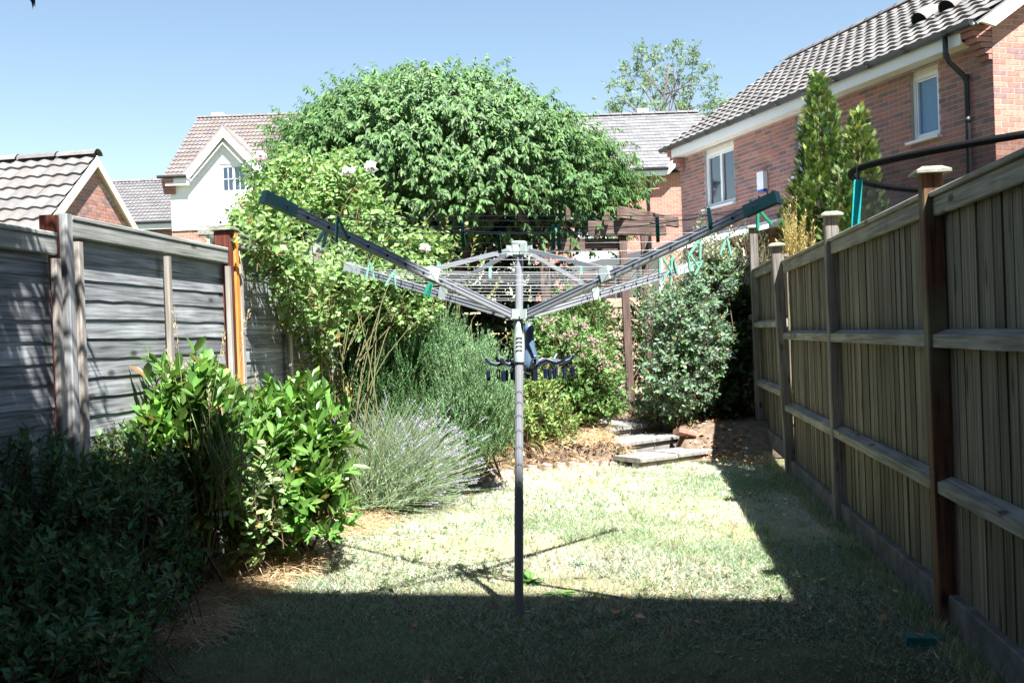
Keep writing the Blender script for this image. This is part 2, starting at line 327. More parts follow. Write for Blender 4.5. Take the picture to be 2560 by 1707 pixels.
def shrub(name, label, cat, base_, blobs, n, per, tl, L, W, cols, mat='leaf', kind='simple', out=0.8, up=0.5, ang=0.9, droop=0.0, shell=0.5, amp=0.25, zmin=-1, stems=14, stemcol=(0.13, 0.09, 0.06), fold=0.25, curl=0.12, var=0.22, group=None, twr=0.0022, jit=0.25, stem_r=0.01):
    root = plant(name, label, cat, base_, group); parts = []; tw = []
    vol = np.array([np.prod(b[1]) ** (2 / 3) for b in blobs]); vol = vol / vol.sum(); tips = []
    for (c, rad), f in zip(blobs, vol):
        p, o = blob(c, rad, max(8, int(n * f)), shell, amp, zmin)
        p = p[p[:, 2] > base_[2] + 0.01] if len(p) else p; o = o[:len(p)]
        d = nrm(o * out + np.array([0, 0, up]) + R.normal(0, 0.35, p.shape)); p = p - d * tl * 0.6
        lens = tl * R.uniform(0.6, 1.3, len(p))
        parts.append((p, d, lens)); tw.append(sticks(p - d * tl * 0.5, p + d * lens[:, None], twr * 1.5, twr * 0.6, stemcol)); tips.append(c)
    LP = []
    for p, d, lens in parts:
        a, b, c_, l, w_ = twigs(p, d, per, lens, L, W, ang, jit, droop); tc_ = tint(len(a), cols, var); dead = R.random(len(a)) < .016; tc_[dead] = tint(int(dead.sum()), [(.34, .22, .08), (.40, .30, .10), (.22, .12, .06)]); LP.append(leaves(a, b, c_, l, w_, tc_, kind, fold, curl))
    obj('foliage', *join(LP)[:2], mat, root, col=join(LP)[2])
    # main stems from the ground into every part of the plant
    A = []; B = []
    for k in range(stems):
        c, rad = blobs[k % len(blobs)]; A.append(np.asarray(base_) + np.append(R.normal(0, 0.05 + 0.15 * rad[0], 2), 0)); B.append(np.asarray(c) + R.normal(0, 0.35, 3) * rad)
    tw.append(sticks(A, B, stem_r, stem_r * 0.4, stemcol, 5, 0.05)); v, f, c = join(tw); obj('stems', v, f, 'bark', root, col=c)
    return root
def pb(px, py, d, rx, ry, rz):
    """ellipsoid seen at px,py with half sizes rx,ry (photograph pixels) at distance d and half depth rz metres"""
    return (P(px, py, d), (rx * d / FPX, rz, ry * d / FPX))
# ================================================================== SETTING: ground, lawn, beds
def sstep(a, b, x): t = np.clip((x - a) / (b - a), 0, 1); return t * t * (3 - 2 * t)
BED = [G(*q)[:2] for q in ((230, 1707), (420, 1545), (600, 1425), (760, 1345), (900, 1290), (1040, 1240), (1150, 1200), (1320, 1180), (1480, 1166), (1620, 1160))]
BEDX = np.array([b[0] for b in BED]); BEDY = np.array([b[1] for b in BED])
RF0 = G(2388, 1567)[:2]; RF1 = G(1986, 1192)[:2]; RFD = (RF1 - RF0) / np.linalg.norm(RF1 - RF0); RFN = np.array([-RFD[1], RFD[0]])
def rf(y): return RF0 + RFD * ((y - RF0[1]) / RFD[1])
def bed_x(y): return np.interp(y, BEDY, BEDX)
def relief(x, y):
    """height of the garden: flat lawn, low bed on the left, terrace at the far end"""
    z = 0.33 * np.where(x < 1.5, sstep(10.25, 11.3, y), .9 * sstep(10.35, 11.0, y))
    z = z * (1 - (x > 0.95) * (x < 1.7)) + (x > 0.95) * (x < 1.7) * (0.3 * sstep(11.45, 11.75, y) - 0.03)
    left = sstep(0.0, 0.35, bed_x(np.clip(y, BEDY[0], BEDY[-1])) - x); z = z + (0.07 * left + 0.08 * sstep(0.4, 0.9, bed_x(np.clip(y, BEDY[0], BEDY[-1])) - x)) * (1 - sstep(9.5, 10.4, y)) + 0.22 * left * sstep(8.6, 10.2, y) * (1 - sstep(10.2, 11.3, y))
    return z
def sheet(name, x0, x1, y0, y1, nx, ny, mat, zf, noise=0.0):
    x, y = np.meshgrid(np.linspace(x0, x1, nx), np.linspace(y0, y1, ny)); z = zf(x, y) + R.normal(0, 1, x.shape) * noise
    V = np.stack([x, y, z], -1).reshape(-1, 3); i = np.arange((ny - 1) * nx).reshape(ny - 1, nx)[:, :-1].ravel()
    return obj(name, V, np.stack([i, i + 1, i + nx + 1, i + nx], 1), mat, smooth=True)
# lawn soil under the blades: dry thatch
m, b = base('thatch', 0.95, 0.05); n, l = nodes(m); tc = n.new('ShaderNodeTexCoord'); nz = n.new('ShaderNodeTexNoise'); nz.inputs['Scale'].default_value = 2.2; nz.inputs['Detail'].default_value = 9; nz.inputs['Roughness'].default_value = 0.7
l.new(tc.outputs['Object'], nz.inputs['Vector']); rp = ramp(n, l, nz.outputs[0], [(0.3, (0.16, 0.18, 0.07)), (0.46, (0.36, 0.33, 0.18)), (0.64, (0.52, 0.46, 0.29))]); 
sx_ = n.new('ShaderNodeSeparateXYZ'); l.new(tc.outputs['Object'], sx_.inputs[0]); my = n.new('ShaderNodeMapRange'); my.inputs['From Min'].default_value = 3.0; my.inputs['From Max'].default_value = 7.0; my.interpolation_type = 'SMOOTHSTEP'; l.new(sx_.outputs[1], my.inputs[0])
mg = n.new('ShaderNodeMix'); mg.data_type = 'RGBA'; l.new(my.outputs[0], mg.inputs[0]); mg.inputs[6].default_value = (0.06, 0.065, 0.032, 1); l.new(rp.outputs[0], mg.inputs[7]); l.new(mg.outputs[2], b.inputs['Base Color'])      # foreground shade put into the thatch colour, darker toward the camera
n2 = n.new('ShaderNodeTexNoise'); n2.inputs['Scale'].default_value = 70; n2.inputs['Detail'].default_value = 5; l.new(tc.outputs['Object'], n2.inputs['Vector']); bp = n.new('ShaderNodeBump'); bp.inputs['Strength'].default_value = 0.9; bp.inputs['Distance'].default_value = 0.02; l.new(n2.outputs[0], bp.inputs['Height']); l.new(bp.outputs[0], b.inputs['Normal'])
plain('field', (0.12, 0.13, 0.07), 0.95, 0.05, var=0.4, scale=0.3)
g = sheet('ground', -300, 300, -200, 400, 12, 12, 'field', lambda x, y: x * 0 - 0.05); g['kind'] = 'structure'
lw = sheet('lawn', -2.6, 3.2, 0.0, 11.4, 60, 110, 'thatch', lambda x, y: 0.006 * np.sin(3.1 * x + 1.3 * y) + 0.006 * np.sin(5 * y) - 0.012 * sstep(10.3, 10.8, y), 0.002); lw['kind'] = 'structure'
def strip(name, mat, zoff, x0f, x1f, y0, y1, nx, ny, noise):
    t, y = np.meshgrid(np.linspace(0, 1, nx), np.linspace(y0, y1, ny)); x = x0f(y) * (1 - t) + x1f(y) * t
    V = np.stack([x, y, relief(x, y) + zoff + np.abs(R.normal(0, 1, x.shape)) * noise], -1).reshape(-1, 3); i = np.arange((ny - 1) * nx).reshape(ny - 1, nx)[:, :-1].ravel()
    o = obj(name, V, np.stack([i, i + 1, i + nx + 1, i + nx], 1), mat, smooth=True); o['kind'] = 'structure'; return o
strip('flower_bed', 'soil', 0.012, lambda y: -3.0 + 0 * y, lambda y: bed_x(y) + 0.03 * np.sin(5 * y), 0.4, 10.3, 40, 120, 0.008)
strip('raised_ground', 'earth_dry', 0.008, lambda y: -3.0 + 0 * y, lambda y: 3.3 + 0 * y, 10.3, 18, 70, 70, 0.012)

# ================================================================== brickwork and roof tiles
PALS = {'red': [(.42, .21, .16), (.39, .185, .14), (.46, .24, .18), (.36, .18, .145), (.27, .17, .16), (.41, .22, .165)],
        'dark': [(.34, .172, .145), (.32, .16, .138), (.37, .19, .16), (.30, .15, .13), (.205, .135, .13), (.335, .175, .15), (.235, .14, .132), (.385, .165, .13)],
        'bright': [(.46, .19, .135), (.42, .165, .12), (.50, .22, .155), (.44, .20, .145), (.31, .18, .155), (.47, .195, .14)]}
def inview(p, m=20):
    x, y, d = proj(p); return d > 0 and -m < x < 2560 + m and -m < y < 1707 + m
def brickwork(root, O, U, N, W, H, pal, holes=(), inside=None, nobj=300, L=0.225, ch=0.075, back=None, see=None, wall_name='wall', rev=0.1):
    O = np.asarray(O, float); J = 0.011; pal = PALS[pal]
    us = sorted({0, W, *[h[0] for h in holes], *[h[2] for h in holes]}); vs = sorted({0, H, *[h[1] for h in holes], *[h[3] for h in holes]}); mb = MB()
    if back is not None: mb.add([O + U * u + ZU * v for u, v in back], [tuple(range(len(back)))])
    else:
        for a, b_ in zip(us, us[1:]):
            for c, d in zip(vs, vs[1:]):
                if not any(h[0] <= (a + b_) / 2 <= h[2] and h[1] <= (c + d) / 2 <= h[3] for h in holes): mb.add([O + U * u + ZU * v for u, v in ((a, c), (b_, c), (b_, d), (a, d))], [(0, 1, 2, 3)])
        for h in holes:
            q = [(h[0], h[1]), (h[2], h[1]), (h[2], h[3]), (h[0], h[3])]
            for i in range(4):
                e, f = q[i], q[(i + 1) % 4]; mb.add([O + U * e[0] + ZU * e[1], O + U * f[0] + ZU * f[1], O + U * f[0] + ZU * f[1] - N * rev, O + U * e[0] + ZU * e[1] - N * rev], [(0, 1, 2, 3)])
    wl = mb.build(wall_name, 'mortar', root)
    items = []
    for r in range(int(H / ch)):
        v0 = r * ch; v1 = v0 + ch - J; u = -(r % 2) * L / 2
        while u < W:
            segs = [(max(u, 0), min(u + L - J, W))]
            for h in holes:
                if v1 > h[1] and v0 < h[3]: segs = [s for a, b_ in segs for s in ((a, min(b_, h[0] - 0.002)), (max(a, h[2] + 0.002), b_)) if s[1] - s[0] > 0.02]
            for a, b_ in segs:
                if b_ - a < 0.03: continue
                if inside is not None and not all(inside(x, y) for x, y in ((a, v0), (b_, v0), (a, v1), (b_, v1))): continue
                items.append((a, b_, v0, v1))
            u += L
    it = np.array(items); cen = O + U[None] * ((it[:, 0] + it[:, 1]) / 2)[:, None] + ZU[None] * ((it[:, 2] + it[:, 3]) / 2)[:, None]
    full = np.abs(it[:, 1] - it[:, 0] - (L - J)) < 1e-6
    sc = []
    for c, f in zip(cen, full):
        x, y, d = proj(c); ok = f and d > 0 and 0 < x < 2560 and 0 < y < 1707 and (see is None or see(x, y)); sc.append(d if ok else 1e9)
    sc = np.array(sc); order = np.argsort(sc, kind='stable')[:nobj]; single = np.zeros(len(it), bool); single[order[sc[order] < 1e8]] = True
    def bv(a, b_, v0, v1):
        f, k = 0.0025, -0.01; return [U * x + ZU * y + N * z for z in (k, f) for x, y in ((a, v0), (b_, v0), (b_, v1), (a, v1))]
    BF = np.array([(4, 5, 6, 7), (0, 1, 5, 4), (1, 2, 6, 5), (2, 3, 7, 6), (3, 0, 4, 7)])
    vari = []
    for c in pal: vari.append(mesh('brick', bv(0, L - J, 0, ch - J), BF, 'brickm', np.broadcast_to(np.array(c) * 1.0, (8, 3))))
    o0 = org(root); V = []; C = []
    for k, q in enumerate(it):
        ci = int(R.integers(0, len(pal)))
        if single[k]: link('brick', vari[ci], root, O + U * q[0] + ZU * q[2] - o0 + N * R.uniform(-.0008, .0015))
        else:
            j = R.uniform(-.0008, .0015); V += [O + v + N * j for v in bv(*q)]; C += [np.array(pal[ci]) * R.uniform(0.85, 1.12)] * 8
    if V:
        nb = len(V) // 8; FF = (np.arange(nb)[:, None, None] * 8 + BF[None]).reshape(-1, 4); o = obj('brickwork', np.array(V), FF, 'brickm', root, col=np.array(C)); o['kind'] = 'stuff'
    return wl
def prof_pan(m=9): x = np.linspace(0, 1, m); return x, 0.037 * (0.5 - 0.5 * np.cos(2 * np.pi * x)) ** 0.8
def prof_roman(m=13): x = np.linspace(0, 1, m); return x, 0.026 * np.clip(np.cos(4 * np.pi * x + 0.4), -0.25, 1)
def prof_flat(m=2): return np.array([0, 0.985]), np.array([0, 0.002])
TPAL = {'grey': [(.15, .145, .146), (.135, .13, .132), (.165, .158, .158), (.145, .138, .136)], 'brown': [(.16, .142, .135), (.145, .126, .12), (.178, .158, .15), (.168, .138, .118)], 'slate': [(.155, .153, .154), (.14, .138, .14), (.17, .167, .166)], 'garage': [(.165, .157, .15), (.15, .143, .138), (.182, .172, .164), (.162, .146, .135)], 'dark': [(.165, .156, .15), (.145, .137, .132), (.185, .175, .168)]}
def tiles(root, O, U, SL, N, nu, ns, tw, ga, prof, pal, inside=None, nobj=300, lip=0.03, bond=False, th=0.03):
    O = np.asarray(O, float); x, h = prof; m = len(x); pal = TPAL[pal]
    V0 = np.array([(a * tw, 0, b_ + th) for a, b_ in zip(x, h)] + [(a * tw, ga * 1.1, b_) for a, b_ in zip(x, h)] + [(a * tw, 0.002, b_ + th - lip) for a, b_ in zip(x, h)])
    Fq = np.array([(i, i + 1, i + 1 + m, i + m) for i in range(m - 1)] + [(i + 2 * m, i + 1 + 2 * m, i + 1, i) for i in range(m - 1)])
    B = np.stack([U, SL, N]); Vw = V0 @ B; vari = [mesh('roof_tile', Vw, Fq, 'tilem', np.broadcast_to(c, (len(Vw), 3)), smooth=False) for c in pal]
    pos = []
    for j in range(ns):
        for i in range(-1 if bond and j % 2 else 0, nu):
            u = (i + (0.5 if bond and j % 2 else 0)) * tw; s = j * ga
            if u < -0.01 or (inside is not None and not inside(u + tw / 2, s + ga / 2)): continue
            pos.append(O + U * u + SL * s)
    pos = np.array(pos); sc = []
    for p in pos:
        q = p + U * tw / 2 + SL * ga / 2; px, py, d = proj(q); sc.append(d if d > 0 and 0 < px < 2560 and 0 < py < 1707 else 1e9)
    sc = np.array(sc); order = np.argsort(sc, kind='stable')[:nobj]; sg = np.zeros(len(pos), bool); sg[order[sc[order] < 1e8]] = True
    o0 = org(root); V = []; C = []
    for k, p in enumerate(pos):
        ci = int(R.integers(0, len(pal))); p = p + N * R.normal(0, 0.002)
        if sg[k]: link('roof_tile', vari[ci], root, p - o0)
        else: V.append(Vw + p); C.append(np.broadcast_to(np.array(pal[ci]) * R.uniform(0.9, 1.1), (len(Vw), 3)))
    if V:
        FF = (np.arange(len(V))[:, None, None] * len(Vw) + Fq[None]).reshape(-1, 4); o = obj('tiling', np.concatenate(V), FF, 'tilem', root, col=np.concatenate(C)); o['kind'] = 'stuff'
def ridge_tiles(root, a, b, r, pal, L=0.45, up=ZU):
    a = np.asarray(a, float); b = np.asarray(b, float); D = np.linalg.norm(b - a); d = (b - a) / D; s = nrm(np.cross(d, up)); n = max(1, int(round(D / L)))
    for k in range(n):
        p0 = a + d * (k * D / n); p1 = a + d * ((k + 0.97) * D / n); V = []
        for p, rr in ((p0, r * 1.06), (p1, r)):
            for t in np.linspace(-1.25, 1.25, 7): V.append(p + s * rr * math.sin(t) + up * (rr * math.cos(t) - r * 0.55))
        c = np.array(TPAL[pal][k % len(TPAL[pal])]) * R.uniform(0.92, 1.15); obj('ridge_tile', V, np.array([(i, i + 1, i + 8, i + 7) for i in range(6)]), 'tilem', root, col=np.broadcast_to(c, (14, 3)))
def window(root, O, U, N, x0, z0, x1, z1, div=(), bars=None, rec=0.06, fr=0.055, pane='pane', sill=True, handle=None, head=0.0):
    """white framed window set back in its opening; div: positions of mullions (fraction)"""
    O = np.asarray(O, float); B = (U, N, ZU)
    def at(u, z, o=0.0): return O + U * u + ZU * z + N * o
    f = MB(); zt = z1 - head
    for a, b_, c, d in ((x0, x0 + fr, z0, zt), (x1 - fr, x1, z0, zt), (x0 + fr, x1 - fr, z0, z0 + fr * 1.2), (x0 + fr, x1 - fr, zt - fr, zt)): f.box(at((a + b_) / 2, (c + d) / 2, -rec - 0.02), (b_ - a, 0.06, d - c), B)
    cuts = [x0 + fr] + [x0 + (x1 - x0) * t for t in div] + [x1 - fr]
    for t in div: f.box(at(x0 + (x1 - x0) * t, (z0 + zt) / 2, -rec - 0.018), (0.075, 0.058, zt - z0 - 2 * fr), B)
    fo = f.build('window', 'upvc', root)
    if head: MB().box(at((x0 + x1) / 2, (zt + z1) / 2, -rec - 0.02), (x1 - x0, 0.05, head), B).build('head_trim', 'upvc_cream', fo)
    for a, b_ in zip(cuts, cuts[1:]):
        p = MB().box(at((a + b_) / 2, (z0 + zt) / 2, -rec - 0.035), (b_ - a - 0.002, 0.012, zt - z0 - 2 * fr + 0.004), B).build('pane', pane, fo, own=True)
        s = MB()
        for q in (a + 0.024, b_ - 0.024): s.box(at(q, (z0 + zt) / 2, -rec - 0.016), (0.026, 0.044, zt - z0 - 2 * fr), B)
        for q in (z0 + fr + 0.02, zt - fr - 0.02): s.box(at((a + b_) / 2, q, -rec - 0.017), (b_ - a - 0.07, 0.044, 0.026), B)
        if bars:
            for i in range(1, bars[0]): s.box(at(a + (b_ - a) * i / bars[0], (z0 + zt) / 2, -rec - 0.024), (0.022, 0.014, zt - z0 - 2 * fr - 0.05), B)
            for i in range(1, bars[1]): s.box(at((a + b_) / 2, z0 + (zt - z0) * i / bars[1], -rec - 0.0245), (b_ - a - 0.07, 0.014, 0.022), B)
        s.build('sash', 'upvc', fo)
    if sill: MB().box(at((x0 + x1) / 2, z0 - 0.02, 0.02), (x1 - x0 + 0.1, 0.14, 0.035), B).build('sill', 'upvc', fo)
    return fo

# ================================================================== red brick house on the right
hd = ray(470, 869); hd[2] = 0; HU = nrm(hd); HN = np.array([-HU[1], HU[0], 0.0]); HO = P(2487, 300, 13.6); HO[2] = 0
def huz(px, py): p = onp(px, py, HO, HN); return float((p - HO) @ HU), float(p[2])
HL = huz(1703, 480)[0]; HE = huz(2000, 300)[1] if False else 0.5 * (huz(1690, 401)[1] + huz(2420, 123)[1])     # wall length, wall top
house = thing('brick_house', 'two-storey red brick house with pantile roof and white fascia beyond the right fence', 'house', HO)
W1 = (huz(1839, 504)[0], huz(1839, 504)[1], huz(1764, 500)[0], HE - 0.03); W2 = (huz(2097, 400)[0], huz(1993, 441)[1], huz(1991, 400)[0], HE - 0.03); W3 = (huz(2350, 330)[0], huz(2352, 336)[1], huz(2280, 340)[0], HE - 0.03)
holes = [W1, W2, W3]
def see_h(x, y): return y < 640 and not (1960 < x < 2190 and y > 250)
brickwork(house, HO, HU, HN, HL, HE, 'dark', holes, nobj=300, see=see_h)  # shaded front gets darker bricks than the sunlit gable, shade put into colour
window(house, HO, HU, HN, *W1, div=(0.5,), head=0.08); window(house, HO, HU, HN, *W2, div=(0.5,), head=0.08); window(house, HO, HU, HN, *W3, pane='frosted', head=0.08)
# roof geometry: far verge passes (1955,162) of the photograph
OV = 0.34; q = onp(1955, 162, HO + HU * (HL + 0.12), HU); RW = float((q - HO) @ -HN); RZ = float(q[2])
EZ = HE + 0.19; SLP = nrm(-HN * (RW + OV) + ZU * (RZ - EZ)); RN = nrm(np.cross(SLP, HU)); RN = RN if RN[2] > 0 else -RN
RL = math.hypot(RW + OV, RZ - EZ); RO = HO - HU * 0.1 + HN * OV + ZU * EZ
# gable end wall (sunlit)
GO = HO + 0.0; GU = -HN
HG = EZ + OV * (RZ - EZ) / (RW + OV) - 0.14; gp = [(0, 0), (2 * RW, 0), (2 * RW, HG), (RW, RZ - 0.12), (0, HG)]
def ing(x, y): return y < HG + (RZ - 0.14 - HG) * min(x, 2 * RW - x) / RW and 0 <= x <= 2 * RW
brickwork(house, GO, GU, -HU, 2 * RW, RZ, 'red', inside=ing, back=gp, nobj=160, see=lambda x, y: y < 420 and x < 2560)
mb = MB(); mb.add([HO + HU * HL, HO + HU * HL - HN * 2 * RW, HO + HU * HL - HN * 2 * RW + ZU * HE, HO + HU * HL - HN * RW + ZU * (RZ - 0.12), HO + HU * HL + ZU * HE], [(0, 1, 2, 3, 4)])
mb.add([HO - HN * 2 * RW, HO - HN * 2 * RW + HU * HL, HO - HN * 2 * RW + HU * HL + ZU * HE, HO - HN * 2 * RW + ZU * HE], [(0, 1, 2, 3)]); mb.build('far_wall', 'mortar', house)
und = MB().prism([RO - RN * 0.05, RO + HU * (HL + 0.2) - RN * 0.05, RO + HU * (HL + 0.2) + SLP * RL - RN * 0.05, RO + SLP * RL - RN * 0.05], RN * 0.035)
SL2 = nrm(HN * (RW + OV) + ZU * (RZ - EZ)); RO2 = RO - HN * 2 * (RW + OV)
und.prism([RO2 - ZU * 0.05, RO2 + HU * (HL + 0.2) - ZU * 0.05, RO2 + HU * (HL + 0.2) + SL2 * RL - ZU * 0.05, RO2 + SL2 * RL - ZU * 0.05], ZU * 0.03); und.build('roof', 'lead', house)
nu = int((HL + 0.2) / 0.29); ns = 13; tiles(house, RO, HU, SLP, RN, nu, ns, (HL + 0.2) / nu, RL / ns, prof_pan(), 'dark', nobj=300, lip=0.04, th=0.04)
rt = RO + SLP * RL + ZU * 0.05; ridge_tiles(house, rt, rt + HU * (HL + 0.2), 0.13, 'dark')
for px, py in ((2303, 63), (2372, 33)):           # hooded vents on the roof slope
    p = onp(px, py, RO, RN); mb = MB(); V = []
    for s_, rr in ((0.0, 0.15), (0.25, 0.14), (0.5, 0.03)):
        for t in np.linspace(-1.57, 1.57, 9): V.append(p + SLP * s_ + HU * rr * math.sin(t) * 1.1 + RN * (rr * math.cos(t) * 1.05 + 0.05))
    mb.add(V, [(r * 9 + i, r * 9 + i + 1, r * 9 + i + 10, r * 9 + i + 9) for r in range(2) for i in range(8)]); vo = mb.build('roof_vent', 'tilem', house, smooth=True, col=(.2, .185, .17))
    MB().add([p + SLP * 0.02 + HU * 0.14 * math.sin(t) * 1.1 + RN * (0.14 * math.cos(t) + 0.05) for t in np.linspace(-1.57, 1.57, 9)], [tuple(range(9))]).build('vent_mouth', 'rubber', vo)
F1 = HO + HU * 0.221 + HN * 0.29; F2 = HO + HU * (HL - 0.221) + HN * 0.29
MB().prism([F1 + ZU * (HE - 0.02), F2 + ZU * (HE - 0.02), F2 + ZU * (HE + 0.22), F1 + ZU * (HE + 0.22)], HN * 0.02).build('fascia', 'upvc', house)
MB().prism([HO + HU * 0.3 + HN * 0.012 + ZU * HE, HO + HU * (HL - 0.25) + HN * 0.012 + ZU * HE, F2 + ZU * HE, F1 + ZU * HE], ZU * 0.015).build('soffit', 'upvc_cream', house)
gut = MB(); g0 = HO - HU * 0.08 + HN * 0.38 + ZU * (HE + 0.2); g1 = HO + HU * (HL + 0.14) + HN * 0.38 + ZU * (HE + 0.2); V = []
for p in (g0, g1):
    for t in np.linspace(-1.75, 1.75, 9): V.append(p + HN * 0.062 * math.sin(t) - ZU * 0.065 * math.cos(t))
gut.add(V, [(i, i + 1, i + 10, i + 9) for i in range(8)] + [tuple(range(9)), tuple(range(9, 18))]); go = gut.build('gutter', 'black_plastic', house, smooth=True)
for k in range(11):
    p = g0 + (g1 - g0) * (0.05 + 0.09 * k); V = []
    for e in (-0.03, 0.03):
        for t in np.linspace(-1.9, 1.7, 9): V.append(p + HU * e + HN * 0.073 * math.sin(t) - ZU * 0.078 * math.cos(t))
    MB().add(V, [(i, i + 1, i + 10, i + 9) for i in range(8)]).build('gutter_bracket', 'black_plastic', go, smooth=True)
du = huz(2428, 300)[0]; dp = HO + HU * du; mb = MB()
mb.tube([dp + HN * .38 + ZU * (HE + .14), dp + HN * .38 + ZU * (HE - .1), dp + HN * .34 + ZU * (HE - .2), dp + HN * .12 - HU * .0 + ZU * (HE - .36), dp + HN * .06 + ZU * (HE - .46), dp + HN * .06 + ZU * .1], 0.036, 12); do = mb.build('downpipe', 'black_plastic', house, smooth=True)
for z in (HE - .16, HE - .43, HE - 1.0, 2.6): MB().lathe(dp + HN * (.06 if z < HE - .3 else .375) + ZU * z, ZU, [(0, .042), (.07, .042)], 12).build('pipe_collar', 'black_plastic', do, smooth=True)
for end, sg in ((0.0, 1), (HL, -1)):          # stepped brick corbels under the eaves
    for k in range(6):
        dd = 0.36 - 0.06 * k; c = np.array(PALS['dark'][k % 4])
        MB().box(HO + HU * (end + sg * (0.11 + 0.055 * 0)) + HN * dd / 2 + ZU * (HE + 0.15 - 0.075 * k), (0.215, dd, 0.065), (HU, HN, ZU)).build('corbel_brick', 'brickm', house, col=c)
# verge: pale soffit board + red undercloak on the sunlit gable
VO = RO - HU * 0.03; mb = MB().prism([VO - RN * 0.03, VO + SLP * RL - RN * 0.03, VO + SLP * RL - RN * 0.19, VO - RN * 0.19 + SLP * 0.16], -HU * 0.05); mb.build('bargeboard', 'upvc_cream', house)
ub = thing('alarm_box', 'white burglar alarm box with blue base on the brick house wall', 'alarm box', HO); ORG[ub] = HO
a0 = huz(1921, 471); a1 = huz(1903, 436); ac = HO + HU * (a0[0] + a1[0]) / 2 + ZU * (a0[1] + a1[1]) / 2 + HN * 0.05
MB().prism([ac + HU * x + ZU * z - HN * 0.04 for x, z in ((-.11, -.15), (.11, -.15), (.11, .17), (-.11, .17))], HN * 0.09).build('case', 'upvc', ub); plain('blue_lens', (0.02, 0.09, 0.4), 0.3); MB().box(ac - ZU * .175 + HN * .004, (0.2, 0.08, 0.05), (HU, HN, ZU)).build('lens', 'blue_lens', ub)

# ---- white lean-to conservatory in front of that house
cs = thing('conservatory', 'white glazed lean-to with sloping roof bars against the brick house', 'conservatory', HO)
c0, _ = huz(1990, 545); c1, _ = huz(1700, 640); ct = 0.5 * (huz(1985, 535)[1] + huz(1760, 610)[1]); ww = 2.6; ce = ct - 0.55
A = HO + HU * c0 + HN * 0.03; B_ = HO + HU * c1 + HN * 0.03
fr = MB(); nb = 9
for k in range(nb + 1):
    p = A + (B_ - A) * k / nb; fr.bar(p + ZU * ct, p + HN * ww + ZU * ce, 0.07, 0.07)
fr.bar(A + ZU * ct, B_ + ZU * ct, 0.1, 0.14); fr.build('roof_bars', 'upvc', cs)
MB().bar(A + HN * (ww + .04) + ZU * ce, B_ + HN * (ww + .04) + ZU * ce, 0.1, 0.16).build('fascia', 'upvc', cs)
m, b = base('polycarb', 0.25, 0.5); b.inputs['Base Color'].default_value = (0.72, 0.75, 0.78, 1)
for k in range(nb):
    p = A + (B_ - A) * (k + .04) / nb; p2 = A + (B_ - A) * (k + .96) / nb; MB().prism([p + ZU * (ct - .02), p2 + ZU * (ct - .02), p2 + HN * ww + ZU * (ce - .02), p + HN * ww + ZU * (ce - .02)], ZU * 0.016).build('roof_panel', 'polycarb', cs)
for k in range(6):
    p = A + (B_ - A) * k / 5 + HN * ww; MB().box(p + ZU * ce / 2, (0.08, 0.08, ce), (HU, HN, ZU)).build('post', 'upvc', cs)
    if k < 5:
        p2 = A + (B_ - A) * (k + 1) / 5 + HN * ww; MB().box((p + p2) / 2 + ZU * ce / 2, (np.linalg.norm(p2 - p) - .1, 0.02, ce - .1), (HU, HN, ZU)).build('pane', 'pane', cs)

# ================================================================== far brick house with flat tiled roof (between tree and right house)
X3 = np.array([1.0, 0, 0]); Y3 = np.array([0, 1.0, 0]); YN = -Y3
def fhouse(name, label, d, pxl, pxr, py_eave, py_ridge, half, pal, tpal, prof, tw, ns, holes_px=(), nobjb=260, nobjt=300, bond=False, zb=0.0, ex=0.25, see=None, brick=True):
    """house whose front faces the garden squarely at distance d"""
    pm = 0.5 * (pxl + pxr); O = P(pxl, py_eave, d); OR = P(pxr, py_eave, d); ze = 0.5 * (O[2] + OR[2]); O[2] = zb; Wd = float(OR[0] - O[0])
    rr = ray(pm, py_ridge); yr = d + half; zr = CAMZ + rr[2] * yr / rr[1]
    root = thing(name, label, 'house', (O[0], d, zb)); O[1] = d
    hs = [(float(onp(a, c, O, YN)[0] - O[0]), float(onp(a, c, O, YN)[2]) - zb, float(onp(b_, e, O, YN)[0] - O[0]), float(onp(b_, e, O, YN)[2]) - zb) for a, c, b_, e in holes_px]
    eo = ze + 0.12; of = 0.35; SL = nrm(np.array([0, half + of, zr - eo])); N = np.array([0, -SL[2], SL[1]]); Lr = math.hypot(half + of, zr - eo); RO = np.array([O[0] - ex, d - of, eo])
    MB().prism([RO - N * .06, RO + X3 * (Wd + 2 * ex) - N * .06, RO + X3 * (Wd + 2 * ex) + SL * Lr - N * .06, RO + SL * Lr - N * .06], N * 0.04).build('roof', 'lead', root)
    b2 = RO + Y3 * 2 * (half + of); SB = SL * np.array([1, -1, 1]); MB().prism([b2, b2 + X3 * (Wd + 2 * ex), b2 + X3 * (Wd + 2 * ex) + SB * (Lr - .03), b2 + SB * (Lr - .03)], ZU * -0.04).build('roof', 'lead', root)
    nu = int((Wd + 2 * ex) / tw); 
    mb = MB()
    for x in (O[0], O[0] + Wd): mb.add([np.array([x, d, zb]), np.array([x, d + 2 * half, zb]), np.array([x, d + 2 * half, ze]), np.array([x, d + half, zr - .15]), np.array([x, d, ze])], [(0, 1, 2, 3, 4)])
    mb.add([np.array([O[0], d + 2 * half, zb]), np.array([O[0] + Wd, d + 2 * half, zb]), np.array([O[0] + Wd, d + 2 * half, ze]), np.array([O[0], d + 2 * half, ze])], [(0, 1, 2, 3)]); mb.build('side_wall', 'mortar', root)
    return dict(root=root, O=O, W=Wd, ze=ze, zr=zr, RO=RO, SL=SL, N=N, Lr=Lr, nu=nu, ns=ns, tw=(Wd + 2 * ex) / nu, ga=Lr / ns, holes=hs, d=d)
